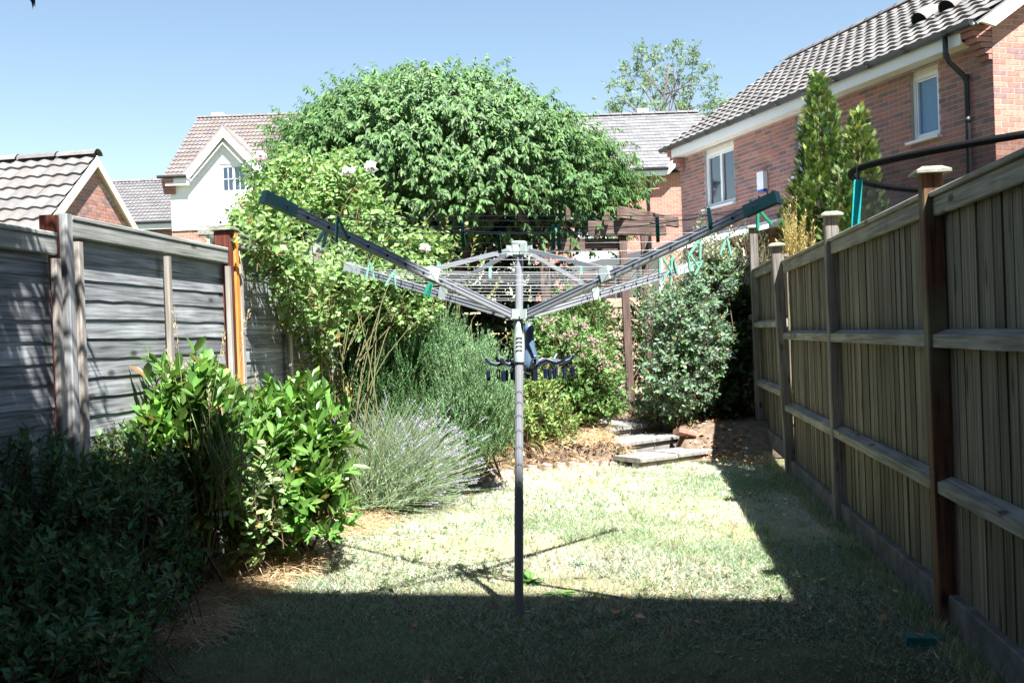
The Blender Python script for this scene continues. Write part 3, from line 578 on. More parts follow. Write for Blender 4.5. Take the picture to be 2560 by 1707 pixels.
h = fhouse('brick_house', 'distant red brick house with pale flat-tiled roof between the big tree and the right house', 37.0, 1330, 1790, 437, 288, 4.2, 'bright', 'slate', prof_flat(), 0.33, 17, [(1432, 655, 1541, 574)])
brickwork(h['root'], h['O'], X3, YN, h['W'], h['ze'], 'bright', h['holes'], nobj=300, see=lambda x, y: 1470 < x < 1703 and 440 < y < 640)
tiles(h['root'], h['RO'], X3, h['SL'], h['N'], h['nu'], h['ns'], h['tw'], h['ga'], prof_flat(), 'slate', bond=True, th=0.02, lip=0.06, nobj=300)
rt = h['RO'] + h['SL'] * h['Lr'] + ZU * .03; ridge_tiles(h['root'], rt, rt + X3 * (h['W'] + .5), 0.14, 'slate')
window(h['root'], h['O'], X3, YN, *h['holes'][0], div=(.34, .67), bars=(2, 2), pane='curtain')
q = P(1606, 281, 41.3); vb = MB().box(q + ZU * .02, (0.42, 0.3, 0.2)); vb.build('ridge_vent', 'upvc_cream', h['root'])
f0 = h['RO'] + YN * 0.01 - ZU * .02; fx = P(1664, 431, 36.6)[0] - f0[0]
MB().prism([f0 - ZU * .24, f0 + X3 * fx - ZU * .24, f0 + X3 * fx, f0], YN * 0.03).build('fascia', 'upvc', h['root'])
MB().tube([f0 + YN * .1 + ZU * .0, f0 + X3 * (fx + .1) + YN * .1], 0.06, 10).build('gutter', 'black_plastic', h['root'], smooth=True)
a = f0 + X3 * fx; MB().prism([a - ZU * .24 - X3 * .05, a + X3 * .12 - ZU * .18, a + X3 * 1.15 + ZU * .85, a + X3 * 1.0 + ZU * .98, a - X3 * .05], YN * .035).build('raking_board', 'upvc', h['root'])
dq = P(1621, 440, 36.8); MB().tube([dq + YN * .1, dq + Y3 * .1 - ZU * .5, np.array([dq[0], 36.9, .2])], .045, 10).build('downpipe', 'black_plastic', h['root'], smooth=True)

# ================================================================== white rendered house on the left
wh = thing('white_house', 'white rendered house with brick base, gabled front and brown tiled roof', 'house', P(430, 870, 37))
d = 37.0; O = P(427, 447, d); xl = O[0]; xr = P(760, 440, d)[0]; ze = P(450, 449, d)[2]; O = np.array([xl, d, 0.0]); Wd = xr - xl
zr = P(600, 292, d + 4.2)[2]; zb = P(470, 572, d)[2]; half = 4.2
wx0 = P(550, 440, d)[0] - xl; wz0 = P(550, 486, d)[2]; wz1 = P(550, 411, d)[2]; wx1 = wx0 + 1.0
lx0 = P(517, 600, d)[0] - xl; lz1 = P(517, 588, d)[2]
brickwork(wh, O, X3, YN, Wd, zb, 'bright', [(lx0, lz1 - 1.2, lx0 + 1.6, lz1)], nobj=120, see=lambda x, y: 427 < x < 545 and y < 640)
window(wh, O, X3, YN, lx0, lz1 - 1.2, lx0 + 1.6, lz1, div=(.5,), sill=True)
MB().box(O + X3 * (lx0 + .8) + ZU * (lz1 + .17) + YN * .012, (2.2, .05, .3)).build('lintel', 'concrete', wh)
gx = P(565, 343, d)[0] - xl; gz = P(565, 343, d)[2]; gl = P(474, 452, d)[0] - xl; gr = 2 * gx - gl
up = MB(); F = YN * 0.03
def wq(u, v): return O + X3 * u + ZU * v + F
for u0, v0, u1, v1 in ((0, zb, wx0, ze), (wx1, zb, Wd, ze), (wx0, zb, wx1, wz0)): up.add([wq(u0, v0), wq(u1, v0), wq(u1, v1), wq(u0, v1)], [(0, 1, 2, 3)])
def gh(u): return ze + (gz - ze) * (1 - abs(u - gx) / (gx - gl))
up.add([wq(gl, ze), wq(wx0, ze), wq(wx0, gh(wx0))], [(0, 1, 2)]); up.add([wq(wx1, ze), wq(gr, ze), wq(wx1, gh(wx1))], [(0, 1, 2)])
top = min(wz1, gh(wx1) - .02); up.add([wq(wx0, wz1), wq(wx1, wz1), wq(wx1, max(gh(wx1), wz1 + .02)), wq(gx, gz), wq(wx0, gh(wx0))], [(0, 1, 2, 3, 4)])
for u in (wx0, wx1): up.add([wq(u, wz0), wq(u, wz1), wq(u, wz1) - YN * .12, wq(u, wz0) - YN * .12], [(0, 1, 2, 3)])
up.add([wq(wx0, wz0), wq(wx1, wz0), wq(wx1, wz0) - YN * .12, wq(wx0, wz0) - YN * .12], [(0, 1, 2, 3)]); up.add([wq(0, 0), wq(0, ze), wq(0, ze) + Y3 * 8.4, wq(0, 0) + Y3 * 8.4], [(0, 1, 2, 3)])
up.build('rendered_wall', 'render', wh); window(wh, O + F, X3, YN, wx0, wz0, wx1, wz1, div=(.5,), bars=(2, 2), sill=False, rec=.04, fr=.09)
MB().prism([wq(0, zb - .06), wq(Wd, zb - .06), wq(Wd, zb), wq(0, zb)], YN * .02).build('string_course', 'render', wh)
eo = ze + .05; SL = nrm(np.array([0, half + .3, zr - eo])); N = np.array([0, -SL[2], SL[1]]); Lr = math.hypot(half + .3, zr - eo); RO = np.array([xl - .18, d - .3, eo])
s1 = (gz + .1 - eo) / SL[2]
for a_, b_, s0_, s2_ in ((0, gl + .18, 0, s1), (gr + .18, Wd + .3, 0, s1), (0, Wd + .3, s1, Lr)):
    q0 = RO + X3 * a_ + SL * s0_ - N * .06; q1 = RO + X3 * b_ + SL * s0_ - N * .06; MB().prism([q0, q1, q1 + SL * (s2_ - s0_), q0 + SL * (s2_ - s0_)], N * .04).build('roof', 'lead', wh)
def keep(u, s):       # main tiles stop at the cross gable's valley
    x = u - .18; z = eo + s * SL[2]; return not (gl - .1 < x < gr + .1 and z < gh(x) + .25 and abs(x - gx) < (gx - gl))
nu = int((Wd + .3) / .3); tiles(wh, RO, X3, SL, N, nu, 16, (Wd + .3) / nu, Lr / 16, prof_roman(), 'brown', inside=keep, nobj=300, th=.035, lip=.05)
rt = RO + SL * Lr + ZU * .02; ridge_tiles(wh, rt, rt + X3 * (Wd + .3), .13, 'brown')
MB().box(P(546, 290, d + 4.2) + ZU * .02, (.45, .3, .16)).build('ridge_vent', 'upvc_cream', wh)
pk = O + X3 * gx + ZU * (gz + .3) + YN * .3
for sg, ue in ((-1, gl - .12), (1, gr + .12)):
    ee = O + X3 * ue + ZU * (ze + .12) + YN * .3; dr = nrm(pk - ee); nn = nrm(np.cross(dr, Y3)); nn = nn if nn[2] > 0 else -nn; Ls = np.linalg.norm(pk - ee)
    bk = Y3 * (.3 + (gz + .3 - eo) / SL[2] * SL[1]); MB().prism([ee, pk, pk + bk, ee + Y3 * .5], nn * .07).build('gable_roof', 'tilem', wh, col=(.25, .21, .195))
    MB().prism([ee - nn * .02 + YN * .01, pk - nn * .02 + YN * .01, pk - nn * .02 - ZU * .34 + YN * .01, ee - nn * .02 - nn * .24 + YN * .01], YN * .04).build('bargeboard', 'upvc', wh)
MB().prism([O + X3 * (-.1) + YN * .3 + ZU * (ze - .25), O + X3 * (gl + .05) + YN * .3 + ZU * (ze - .25), O + X3 * (gl + .05) + YN * .3 + ZU * (ze + .02), O - X3 * .1 + YN * .3 + ZU * (ze + .02)], Y3 * .3).build('eaves_box', 'upvc', wh)
MB().tube([O - X3 * .35 + YN * .38 + ZU * (ze + .05), O + X3 * (gl + .02) + YN * .38 + ZU * (ze + .05)], .06, 8).build('gutter', 'black_plastic', wh)
for k in range(7): MB().box(O + X3 * (-.02 + .0 * k) + YN * (.2 - .022 * k) + ZU * (ze - .05 - .075 * k), (.4 - .0 * k, .35 - .045 * k, .065)).build('corbel_brick', 'brickm', wh, col=PALS['dark'][k % 4])
# ---- low house joined to it, only its grey roof shows over the fence
h = fhouse('tiled_house', 'low house with plain grey tiled roof tucked left of the white house', 39.5, 205, 440, 568, 454, 3.6, 'red', 'grey', prof_roman(), .3, 14)
brickwork(h['root'], h['O'], X3, YN, h['W'], h['ze'], 'dark', nobj=40, see=lambda x, y: 345 < x < 428 and y < 640)
tiles(h['root'], h['RO'], X3, h['SL'], h['N'], h['nu'], h['ns'], h['tw'], h['ga'], prof_roman(), 'grey', nobj=220, th=.035, lip=.05)
rt = h['RO'] + h['SL'] * h['Lr'] + ZU * .02; ridge_tiles(h['root'], rt, rt + X3 * (h['W'] + .5), .13, 'grey')
f0 = h['RO'] + YN * .01 - ZU * .02; MB().prism([f0 - ZU * .26, f0 + X3 * (h['W'] + .4) - ZU * .26, f0 + X3 * (h['W'] + .4), f0], YN * .03).build('fascia', 'upvc', h['root']); MB().tube([f0 + YN * .1, f0 + X3 * (h['W'] + .4) + YN * .1], .06, 8).build('gutter', 'black_plastic', h['root'])

# ================================================================== brick garage with pantiled roof, left
gd = nrm(np.array([math.sin(math.radians(9)), math.cos(math.radians(9)), 0])); gN = np.array([gd[1], -gd[0], 0]); rd = -gN         # gable wall runs along gd, its face looks along gN, ridge runs along rd
GP = P(242, 388, 21.0); gar = thing('garage', 'brick garage with pale pantile roof and cream bargeboards behind the left fence', 'garage', (GP[0], GP[1], 0))
n1 = onp(100, 542, GP, gN); f1 = onp(340, 582, GP, gN); sl = 0.5 * ((GP[2] - n1[2]) / float((GP - n1) @ gd) + (GP[2] - f1[2]) / float((f1 - GP) @ gd)); hw = 2.9; gz0 = GP[2] - sl * hw
GW = GP - gd * hw - gN * 0.09; GW[2] = 0
def ing2(x, y): return 0 <= x <= 2 * hw and y < GP[2] - .16 - sl * abs(x - hw)
brickwork(gar, GW, gd, gN, 2 * hw, GP[2] - .1, 'red', inside=ing2, back=[(0, 0), (2 * hw, 0), (2 * hw, gz0 - .12), (hw, GP[2] - .12), (0, gz0 - .12)], nobj=260, see=lambda x, y: 120 < x < 345 and y < 610)
gl_ = 5.2
for sgn, mat in ((-1, 0), (1, 0)):
    E = GP + gd * sgn * (hw + .25); E[2] = GP[2] - sl * (hw + .25); s = nrm(GP - E); N = nrm(np.cross(s, rd)); N = N if N[2] > 0 else -N; Lr = np.linalg.norm(GP - E)
    MB().prism([E - N * .06, E + rd * gl_ - N * .06, GP + rd * gl_ - N * .06, GP - N * .06], N * .04).build('roof', 'lead', gar)
    if sgn < 0: tiles(gar, E + rd * gl_, -rd, s, N, 17, 11, gl_ / 17, Lr / 11, prof_pan(11), 'garage', nobj=300, th=.05, lip=.055)
    MB().prism([E - N * .02 + gN * .02, GP - N * .02 + gN * .02, GP - N * .02 + gN * .02 - ZU * .2, E - N * .19 + gN * .02], -gN * .04).build('bargeboard', 'upvc_cream', gar)
    MB().prism([E - N * .19 - gN * .021, GP - gN * .021 - ZU * .21, GP - gN * .088 - ZU * .21, E - N * .19 - gN * .088], N * .02).build('verge_soffit', 'pale_board', gar)
ridge_tiles(gar, GP + gN * .04 + ZU * .04, GP + rd * gl_ + ZU * .04, .17, 'garage', .9)
mb = MB(); 
for x in (0, 2 * hw): mb.add([GW + gd * x, GW + gd * x + rd * 4.8, GW + gd * x + rd * 4.8 + ZU * (gz0 - .15), GW + gd * x + ZU * (gz0 - .15)], [(0, 1, 2, 3)])
mb.build('side_wall', 'mortar', gar)

# ================================================================== tall house at the camera's back: its eaves throw the foreground shade
e0 = G(697, 1478)[:2]; e1 = G(1963, 1499)[:2]; ed = nrm(e1 - e0); eh = 9.7
Eo = (e0 + e1) / 2 - eh * np.array([SHX, SHY]); X_l = 0.62; Eo = Eo + ed * (X_l - Eo[0]) / ed[0]; nb_ = np.array([ed[1], -ed[0]])
if nb_[1] > 0: nb_ = -nb_
own = thing('unseen_house', 'tall brick terraced house that the camera stands beside', 'house', (Eo[0], Eo[1], 0))
e3 = np.append(ed, 0); b3 = np.append(nb_, 0); E3 = np.append(Eo, 0); wl = E3 + b3 * .35; LW = 9.0
MB().prism([wl, wl + e3 * LW, wl + e3 * LW + b3 * 7, wl + b3 * 7], ZU * (eh - .1)).build('wall', 'brickm', own, col=(.22, .09, .07))
n9 = thing('unseen_house', 'unseen brick house added behind the camera to cut sky light', 'house', (-5, -4.5, 0)); MB().box((-5.2, -8, 4.5), (11, 7, 9)).build('wall', 'brickm', n9, col=(.22, .09, .07)); MB().prism([(-10.8, -4.3, 8.9), (-10.8, -8, 11.6), (-10.8, -11.7, 8.9)], X3 * 11.2).build('roof', 'lead', n9)  # unseen house added to hold sky light off the foreground shade
MB().prism([E3 + ZU * (eh - .12), E3 + ZU * eh, wl + b3 * 3.6 + ZU * (eh + 3), wl + b3 * 7.4 + ZU * (eh - .12)], e3 * LW).build('roof', 'lead', own)
# ================================================================== right closeboard fence
RD3 = np.append(RFD, 0); RNI = np.append(RFN, 0) * (1 if RFN[0] < 0 else -1)      # RNI: into the garden
fr_ = thing('closeboard_fence', 'weathered brown closeboard fence with capped posts along the right side of the lawn', 'fence', np.append(RF0, 0))
POSTY = [2.12, RF0[1], G(2106, 1312)[1], RF1[1], 11.35, 13.6, 15.9]
PTOP = [1.95, 1.95, 2.03, 2.02, 2.40, 2.2, 2.2]; PANT = [1.845, 1.86, 1.865, 1.93, 2.1, 2.1]; PB = [0, 0, 0, .04, .22, .22, .3]
def pbox(name, mat, c, sz, ax, lean=(0, 0)):
    """piece with its own origin and axes so that the grain follows it"""
    m4 = Matrix(((ax[0][0], ax[1][0], ax[2][0], 0), (ax[0][1], ax[1][1], ax[2][1], 0), (ax[0][2], ax[1][2], ax[2][2], 0), (0, 0, 0, 1)))
    return m4
def piece(name, mat, parent, c, sz, ax, bev=0.006, rot=0.0):
    sx, sy, sz_ = np.asarray(sz) / 2; bv = min(bev, sx * .4, sy * .4, sz_ * .4); V = []; F = []
    # chamfered along the four long edges of the longest axis
    k = int(np.argmax(sz)); o = [i for i in range(3) if i != k]; h = np.asarray(sz) / 2
    ring = [(h[o[0]] - bv, h[o[1]]), (h[o[0]], h[o[1]] - bv), (h[o[0]], -h[o[1]] + bv), (h[o[0]] - bv, -h[o[1]]), (-h[o[0]] + bv, -h[o[1]]), (-h[o[0]], -h[o[1]] + bv), (-h[o[0]], h[o[1]] - bv), (-h[o[0]] + bv, h[o[1]])]
    for e in (-h[k], h[k]):
        for a, b_ in ring: v = [0, 0, 0]; v[k] = e; v[o[0]] = a; v[o[1]] = b_; V.append(v)
    F = [tuple(range(8)), tuple(range(15, 7, -1))] + [(i, i + 8, (i + 1) % 8 + 8, (i + 1) % 8) for i in range(8)]
    me = mesh(name, V, F, mat); B = np.stack(ax)
    m4 = Matrix(((B[0][0], B[1][0], B[2][0], 0), (B[0][1], B[1][1], B[2][1], 0), (B[0][2], B[1][2], B[2][2], 0), (0, 0, 0, 1)))
    loc = np.asarray(c) - org(parent); m4.translation = Vector(loc); ob = link(name, me, parent, mat4=m4); ORG[ob] = np.asarray(c); return ob
def lean_ax(ax, a, b_):
    z = nrm(ax[2] + ax[0] * a + ax[1] * b_); x = nrm(ax[0] - z * (ax[0] @ z)); return (x, np.cross(z, x), z)
LEAN = [0, .006, .0, .03, .0, 0, 0]
for k, y in enumerate(POSTY):
    b_ = np.append(rf(y), PB[k]); ax = lean_ax((RD3, RNI, ZU), 0, LEAN[k]); hgt = PTOP[k] - PB[k] + .1
    p = piece('post', 'rust_post' if k == 1 else 'fence_post', fr_, b_ + RNI * .03 + ax[2] * (hgt / 2 - .1), (.078, .085, hgt), ax)
    if k == 1: p['label'] = 'rusty brown post'
    c = b_ + RNI * .03 + ax[2] * (hgt - .1); w_ = .072
    V = [c + ax[0] * x * w_ + ax[1] * y_ * w_ + ax[2] * z for z in (0, .012) for x, y_ in ((-1, -1), (1, -1), (1, 1), (-1, 1))] + [c + ax[0] * x * w_ * .55 + ax[1] * y_ * w_ * .55 + ax[2] * .03 for x, y_ in ((-1, -1), (1, -1), (1, 1), (-1, 1))]
    V = np.array(V) - org(p); Bm = np.stack(ax); V = V @ Bm.T
    ob = link('post_cap', mesh('post_cap', V, [(3, 2, 1, 0), (0, 1, 5, 4), (1, 2, 6, 5), (2, 3, 7, 6), (3, 0, 4, 7), (4, 5, 9, 8), (5, 6, 10, 9), (6, 7, 11, 10), (7, 4, 8, 11), (8, 9, 10, 11)], 'mossy'), p)
# feather edge boards: thick edge overlaps the thin edge of the next
bms = []
for v in range(3):
    hh = 1.0; V = [(x, y_, z) for z in (0, hh) for x, y_ in ((0, 0), (.118, 0), (.118, .006), (0, .0095))]; bms.append(mesh('board', V, [(3, 2, 1, 0), (4, 5, 6, 7), (0, 1, 5, 4), (1, 2, 6, 5), (2, 3, 7, 6), (3, 0, 4, 7)], 'feather'))
for k in range(len(POSTY) - 1):
    a = np.append(rf(POSTY[k]), 0) + RD3 * .04; b_ = np.append(rf(POSTY[k + 1]), 0) - RD3 * .04; L = np.linalg.norm(b_ - a); zt = PANT[k]; z0 = max(PB[k], PB[k + 1] - .1) * 1.0
    n = int(L / .098); st = (L - .1) / (n - 1)
    for i in range(n):
        tl_ = R.normal(0, .0035); wx = R.uniform(1.0, 1.06); m4 = Matrix(((RD3[0] * wx, RNI[0], RD3[0] * tl_, 0), (RD3[1] * wx, RNI[1], RD3[1] * tl_, 0), (0, 0, zt - .03 - z0 - .14 + R.uniform(0, .012), 0), (0, 0, 0, 1)))
        loc = a + RD3 * (i * st) - RNI * .012 + ZU * (z0 + .14) + RNI * R.normal(0, .0012) + RD3 * R.normal(0, .0015) - org(fr_); m4.translation = Vector(loc); link('board', bms[i % 3], fr_, mat4=m4)
    md = (a + b_) / 2; ax = (RD3, RNI, ZU)
    piece('gravel_board', 'kerb', fr_, md + ZU * (z0 + .07) + RNI * .012, (L, .045, .16), ax)
    piece('capping_rail', 'arris', fr_, md + ZU * (zt - .04) + RNI * .03, (L + .005, .026, .08), ax); piece('capping_strip', 'arris', fr_, md + ZU * (zt + .012) + RNI * .018, (L + .002, .085, .022), ax)
    for z, t in ((.62, .07), (1.245, .075)):
        dz = z0 * .9
        # arris rail: sloping top so that it sheds water
        V = [(x, y_, z_) for x in (-L / 2, L / 2) for y_, z_ in ((-.02, -t / 2), (.042, -t / 2), (.042, t / 2 - .022), (-.02, t / 2))]
        m4 = Matrix(((RD3[0], RNI[0], 0, 0), (RD3[1], RNI[1], 0, 0), (0, 0, 1, 0), (0, 0, 0, 1))); m4.translation = Vector(md + ZU * (z + dz) + RNI * .022 - org(fr_))
        link('rail', mesh('rail', V, [(0, 1, 2, 3), (7, 6, 5, 4), (0, 4, 5, 1), (1, 5, 6, 2), (2, 6, 7, 3), (3, 7, 4, 0)], 'arris'), fr_, mat4=m4)

# ================================================================== left waney-lap fence
LA = P(140, 700, 4.42)[:2]; LB = P(565, 700, 6.28)[:2]; LD = nrm(LB - LA); LDD = np.append(LD, 0); LNI = np.array([LD[1], -LD[0], 0])     # LNI: into the garden
fl_ = thing('lap_fence', 'grey waney-lap fence panels with a post coloured sunlit orange along the left border', 'fence', np.append(LA, 0))
def panel(a, b_, zt, zb, nrow):
    a = np.append(a, 0); b_ = np.append(b_, 0); L = np.linalg.norm(b_ - a); D = (b_ - a) / L; N = np.array([D[1], -D[0], 0]); ax = (D, N, ZU); md = (a + b_) / 2
    stp = (zt - zb - .08) / nrow; nx = 14
    for r in range(nrow):
        z1 = zt - .05 - r * stp; xs = np.linspace(-L / 2, L / 2, nx); ph = R.uniform(0, 6.28, 4); 
        wv = .0015 * np.sin(xs * 2.3 + ph[0]) + .001 * np.sin(xs * 9 + ph[1]) + .001 * np.sin(xs * 17 + ph[2]) + R.normal(0, .0016, nx); bow = .0015 * np.sin(xs * 2.2 + ph[3]) * R.random()
        V = []; hh = stp + .022
        for x, w_, bo in zip(xs, wv, bow): V += [(x, 0.002 + bo * .3, 0), (x, .0055 + bo * .6, -hh * .55), (x, .009 + bo * .6, -hh + w_), (x, .002 + bo * .6, -hh + w_)]
        F = []
        for i in range(nx - 1):
            for j in range(3): F.append((i * 4 + j, i * 4 + j + 1, i * 4 + j + 5, i * 4 + j + 4))
        m4 = Matrix(((D[0], N[0], 0, 0), (D[1], N[1], 0, 0), (0, 0, 1, 0), (0, 0, 0, 1))); m4.translation = Vector(md + ZU * z1 - org(fl_)); link('board', mesh('board', V, F, 'waney', smooth=False), fl_, mat4=m4)
    piece('capping_rail', 'grey_rail', fl_, md + ZU * (zt - .035) + N * .03, (L, .03, .075), ax); piece('capping_strip', 'grey_rail', fl_, md + ZU * (zt + .012) + N * .012, (L, .075, .02), ax)
    piece('bottom_rail', 'grey_rail', fl_, md + ZU * (zb + .03) + N * .04, (L, .03, .07), ax)
    for t in (-L / 2 + .025, 0.03, L / 2 - .025): piece('batten', 'batten', fl_, md + D * t + ZU * ((zt + zb) / 2 - .04) + N * .052, (.042, .028, zt - zb - .1), ax)
pw = .11
panel(LA + LD * .07, LB - LD * .07, 1.885, .06, 20)
A0 = LA - LD * .06; panel(A0 - LD * 1.83 + np.array([-.03, 0]), A0 + np.array([.0, 0]), 1.80, .0, 19)
C1 = LB + LD * 1.9; panel(LB + LD * .07, C1 - LD * .07, 1.99, .15, 20); C2 = C1 + LD * 1.95; panel(C1 + LD * .07, C2 - LD * .07, 2.0, .2, 20)
axl = (LDD, LNI, ZU)
p = piece('post', 'red_post', fl_, np.append(LA, .9) - LNI * .01 - LDD * .02, (.045, .07, 2.0), axl); p['label'] = 'dark red stained post'
p = piece('post', 'grey_post', fl_, np.append(LA, .91) + LDD * .035 + LNI * .025, (.05, .055, 2.0), axl); p['label'] = 'bleached grey post beside the red one'
p = piece('post', 'sunlit_orange_post', fl_, np.append(LB, 1.0) + LDD * .03 + LNI * .015, (.06, .1, 2.02), lean_ax(axl, 0, -.0)); p['label'] = 'stained post half coloured orange like its sunlit side'  # one post in two halves: this one carries the sunlight in its orange
p = piece('post', 'red_post', fl_, np.append(LB, 1.0) - LDD * .03 + LNI * .005, (.058, .1, 2.02), axl)
piece('post_cap', 'mossy', fl_, np.append(LB, 2.025), (.15, .14, .018), axl)
piece('post', 'grey_post', fl_, np.append(C1, 1.05), (.1, .1, 2.1), axl); piece('post', 'grey_post', fl_, np.append(C2, 1.05), (.1, .1, 2.1), axl)

# ================================================================== fence across the far end
fb = thing('back_fence', 'pale horizontal board fence closing the far end behind the pergola', 'fence', (0, 15.9, .33)); xa, xb = -2.2, rf(15.9)[0] - .1
for i in range(9):
    for a, b_ in ((xa, -.1), (-.06, xb)): piece('board', 'pale_board', fb, ((a + b_) / 2, 15.9, .45 + i * .165), (b_ - a, .02, .135), (X3, Y3, ZU))
for x in np.linspace(xa, xb, 4): piece('post', 'pergola_post', fb, (x, 15.95, 1.1), (.09, .09, 1.7), (X3, Y3, ZU))

# ================================================================== pergola
PG = P(1564, 1022, 13.2); pg = thing('pergola', 'dark brown timber pergola with heavy beams under the big tree', 'pergola', (PG[0], PG[1], PG[2])); axp = lean_ax((X3, Y3, ZU), -.015, 0); zp = .30
def ppost(px, d, zt, wd=.095):
    t = P(px, 610, d); c = np.array([t[0], d, (zt + zp) / 2]); return piece('post', 'pergola_post', pg, c, (wd, wd, zt - zp), axp)
def beam(a, b_, ht, wd, nm='beam'):
    a = np.asarray(a); b_ = np.asarray(b_); D = nrm(b_ - a); n = nrm(np.cross(ZU, D)); return piece(nm, 'pergola_wood', pg, (a + b_) / 2, (np.linalg.norm(b_ - a), wd, ht), (D, n, np.cross(D, n)), bev=.01)
zt = P(1560, 590, 13.2)[2]
ppost(1560, 13.2, zt); ppost(1614, 13.75, zt + .05); ppost(1362, 13.3, zt, .125); ppost(1020, 13.4, zt, .11); ppost(1110, 15.0, zt)
beam(P(1470, 571, 13.13), P(1624, 570, 13.13), .19, .05); beam(P(1345, 612, 13.22), P(1556, 612, 13.22), .16, .045)
beam(P(1547, 531, 13.0), P(1693, 556, 14.6), .15, .05, 'rafter'); beam(P(1621, 576, 13.3), P(1662, 575, 14.2), .15, .045, 'rafter'); beam(P(1515, 548, 13.0), P(1530, 540, 15.2), .15, .05, 'rafter')
for k, x in enumerate((1300, 1420)): beam(P(x, 536, 12.9), P(x + 20, 560, 15.4), .14, .05, 'rafter')

# ================================================================== steps up to the terrace, edging stones, loose bricks
sp = thing('garden_steps', 'three shallow stone steps with paving slab treads at the end of the lawn', 'steps', np.append(G(1690, 1150)[:2], 0))
for (xl_, yl, xr_, yr_, z, dep) in ((1600, 1146, 1786, 1123, .105, .42), (1552, 1108, 1724, 1084, .215, .45), (1500, 1073, 1652, 1053, .32, 1.0)):
    a = G(xl_, yl, z); b_ = G(xr_, yr_, z); D = nrm(b_ - a); n = np.array([-D[1], D[0], 0]); n = n if n[1] > 0 else -n; L = np.linalg.norm(b_ - a); N2 = 2
    for i in range(N2):
        w_ = L / N2; c = a + D * (w_ * (i + .5)) + n * dep / 2 - ZU * .022; piece('tread', 'concrete', sp, c + ZU * R.normal(0, .003), (w_ - .008, dep, .045), (D, n, ZU), bev=.008)
    nb_r = int(L / .225)
    for i in range(nb_r): piece('riser_brick', 'concrete' if R.random() < .6 else 'mossy', sp, a + D * ((i + .5) * L / nb_r) + n * .078 - ZU * (.045 + .055), (L / nb_r - .012, .1, .1), (D, n, ZU), bev=.008)
ORD = 'first second third fourth fifth sixth seventh eighth ninth tenth eleventh'.split()
es = [(1330, 1182), (1368, 1178), (1400, 1175), (1432, 1172), (1458, 1170), (1486, 1167), (1510, 1166), (1534, 1165), (1556, 1164), (1580, 1163), (1604, 1161)]
plain('stone', (0.36, 0.31, 0.27), .95, .15, var=.3, scale=18, bump=.7, bscale=60)
for k, (x, y) in enumerate(es):
    c = G(x, y); hh = R.uniform(.05, .10); o = piece('edging_stone', 'stone', None, c + ZU * (hh / 2 - .03), (R.uniform(.05, .13), R.uniform(.06, .1), hh + .03), lean_ax((X3, Y3, ZU), R.normal(0, .16), R.normal(0, .16)), bev=.03)
    tag(o, ORD[10 - k] + ' small rough edging stone of the dry bank, counted leftward from the lowest step', 'stone', 'stones edging the bank left of the steps')
for k, (x, y) in enumerate(((1195, 1213), (1222, 1206), (1246, 1202), (1270, 1196), (1160, 1222))):
    c = G(x, y); o = piece('edging_stone', 'stone', None, c + ZU * .035, (R.uniform(.09, .13), .09, .1), lean_ax((X3, Y3, ZU), R.normal(0, .15), R.normal(0, .1)), bev=.025); tag(o, ORD[(3, 2, 1, 0, 4)[k]] + ' low rounded stone in the straw, counted leftward from the dryer pole', 'stone', 'stones edging the bed behind the dryer pole')
plain('red_stone', (0.30, 0.165, 0.12), .92, .15, var=.25, scale=14, bump=.5)
c = G(1712, 1078, .27); c[2] = float(relief(c[0], c[1])); o = piece('broken_brick', 'red_stone', None, c + ZU * .04, (.2, .16, .06), lean_ax((nrm((1, .3, .0)), nrm((-.3, 1, 0)), ZU), .3, .2), bev=.03); tag(o, 'large broken red brick lying beside the top step', 'brick')
c = P(1552, 1110, 10.6); o = piece('broken_brick', 'red_stone', None, c, (.11, .08, .06), lean_ax((X3, Y3, ZU), .3, .1), bev=.015); tag(o, 'small red brick fragment at the left end of the middle step', 'brick')
for k, (x, y) in enumerate(((1846, 1137), (1905, 1127))):
    c = G(x, y); o = piece('border_brick', 'red_stone', None, c + ZU * .03, (.3, .1, .1), (nrm((1, .06, 0)), nrm((-.06, 1, 0)), ZU), bev=.012); tag(o, 'shaded red brick edging the soil right of the steps' if k == 0 else 'red brick edging the soil against the right fence', 'brick')

# ================================================================== rotary clothes dryer
DB = G(1297, 1538); ax3 = nrm(np.array([math.tan(math.radians(2.15)), math.tan(math.radians(4.0)), 1.0])); e1 = nrm(X3 - ax3 * (X3 @ ax3)); e2 = np.cross(ax3, e1); DAX = (e1, e2, ax3)
dr = thing('rotary_dryer', 'rotary clothes dryer with ribbed aluminium arms standing in the lawn', 'clothes dryer', DB)
def dl(x, y, z): return DB + e1 * x + e2 * y + ax3 * z
HZ = 1.425; TZ = 1.755
def ribbed(a, b_, r, nf, dep):
    V = []; n = nf * 4; t = nrm(b_ - a); s = nrm(np.cross(t, X3 if abs(t[0]) < .8 else Y3)); u = np.cross(t, s)
    for p in (a, b_):
        for k in range(n): rr = r * (1 - dep * (1 if k % 4 in (2, 3) else 0)); an = 2 * math.pi * k / n; V.append(p + (s * math.cos(an) + u * math.sin(an)) * rr)
    return V, [(k, (k + 1) % n, (k + 1) % n + n, k + n) for k in range(n)] + [tuple(range(n))[::-1], tuple(range(n, 2 * n))]
lp = obj('lower_pole', *ribbed(dl(0, 0, -.05), dl(0, 0, .55), .0215, 12, .05), 'alu', dr); obj('upper_pole', *ribbed(dl(0, 0, .55), dl(0, 0, 1.33), .0205, 12, .05), 'alu', dr); obj('head_pole', *ribbed(dl(0, 0, 1.3), dl(0, 0, TZ), .0185, 12, .04), 'alu', dr)
MB().lathe(dl(0, 0, 1.19), ax3, [(0, .024), (.01, .0265), (.08, .0275), (.13, .0255), (.17, .026), (.19, .03), (.2, .026)], 20).build('height_clamp', 'pale_plastic', dr, smooth=True)
mb = MB()
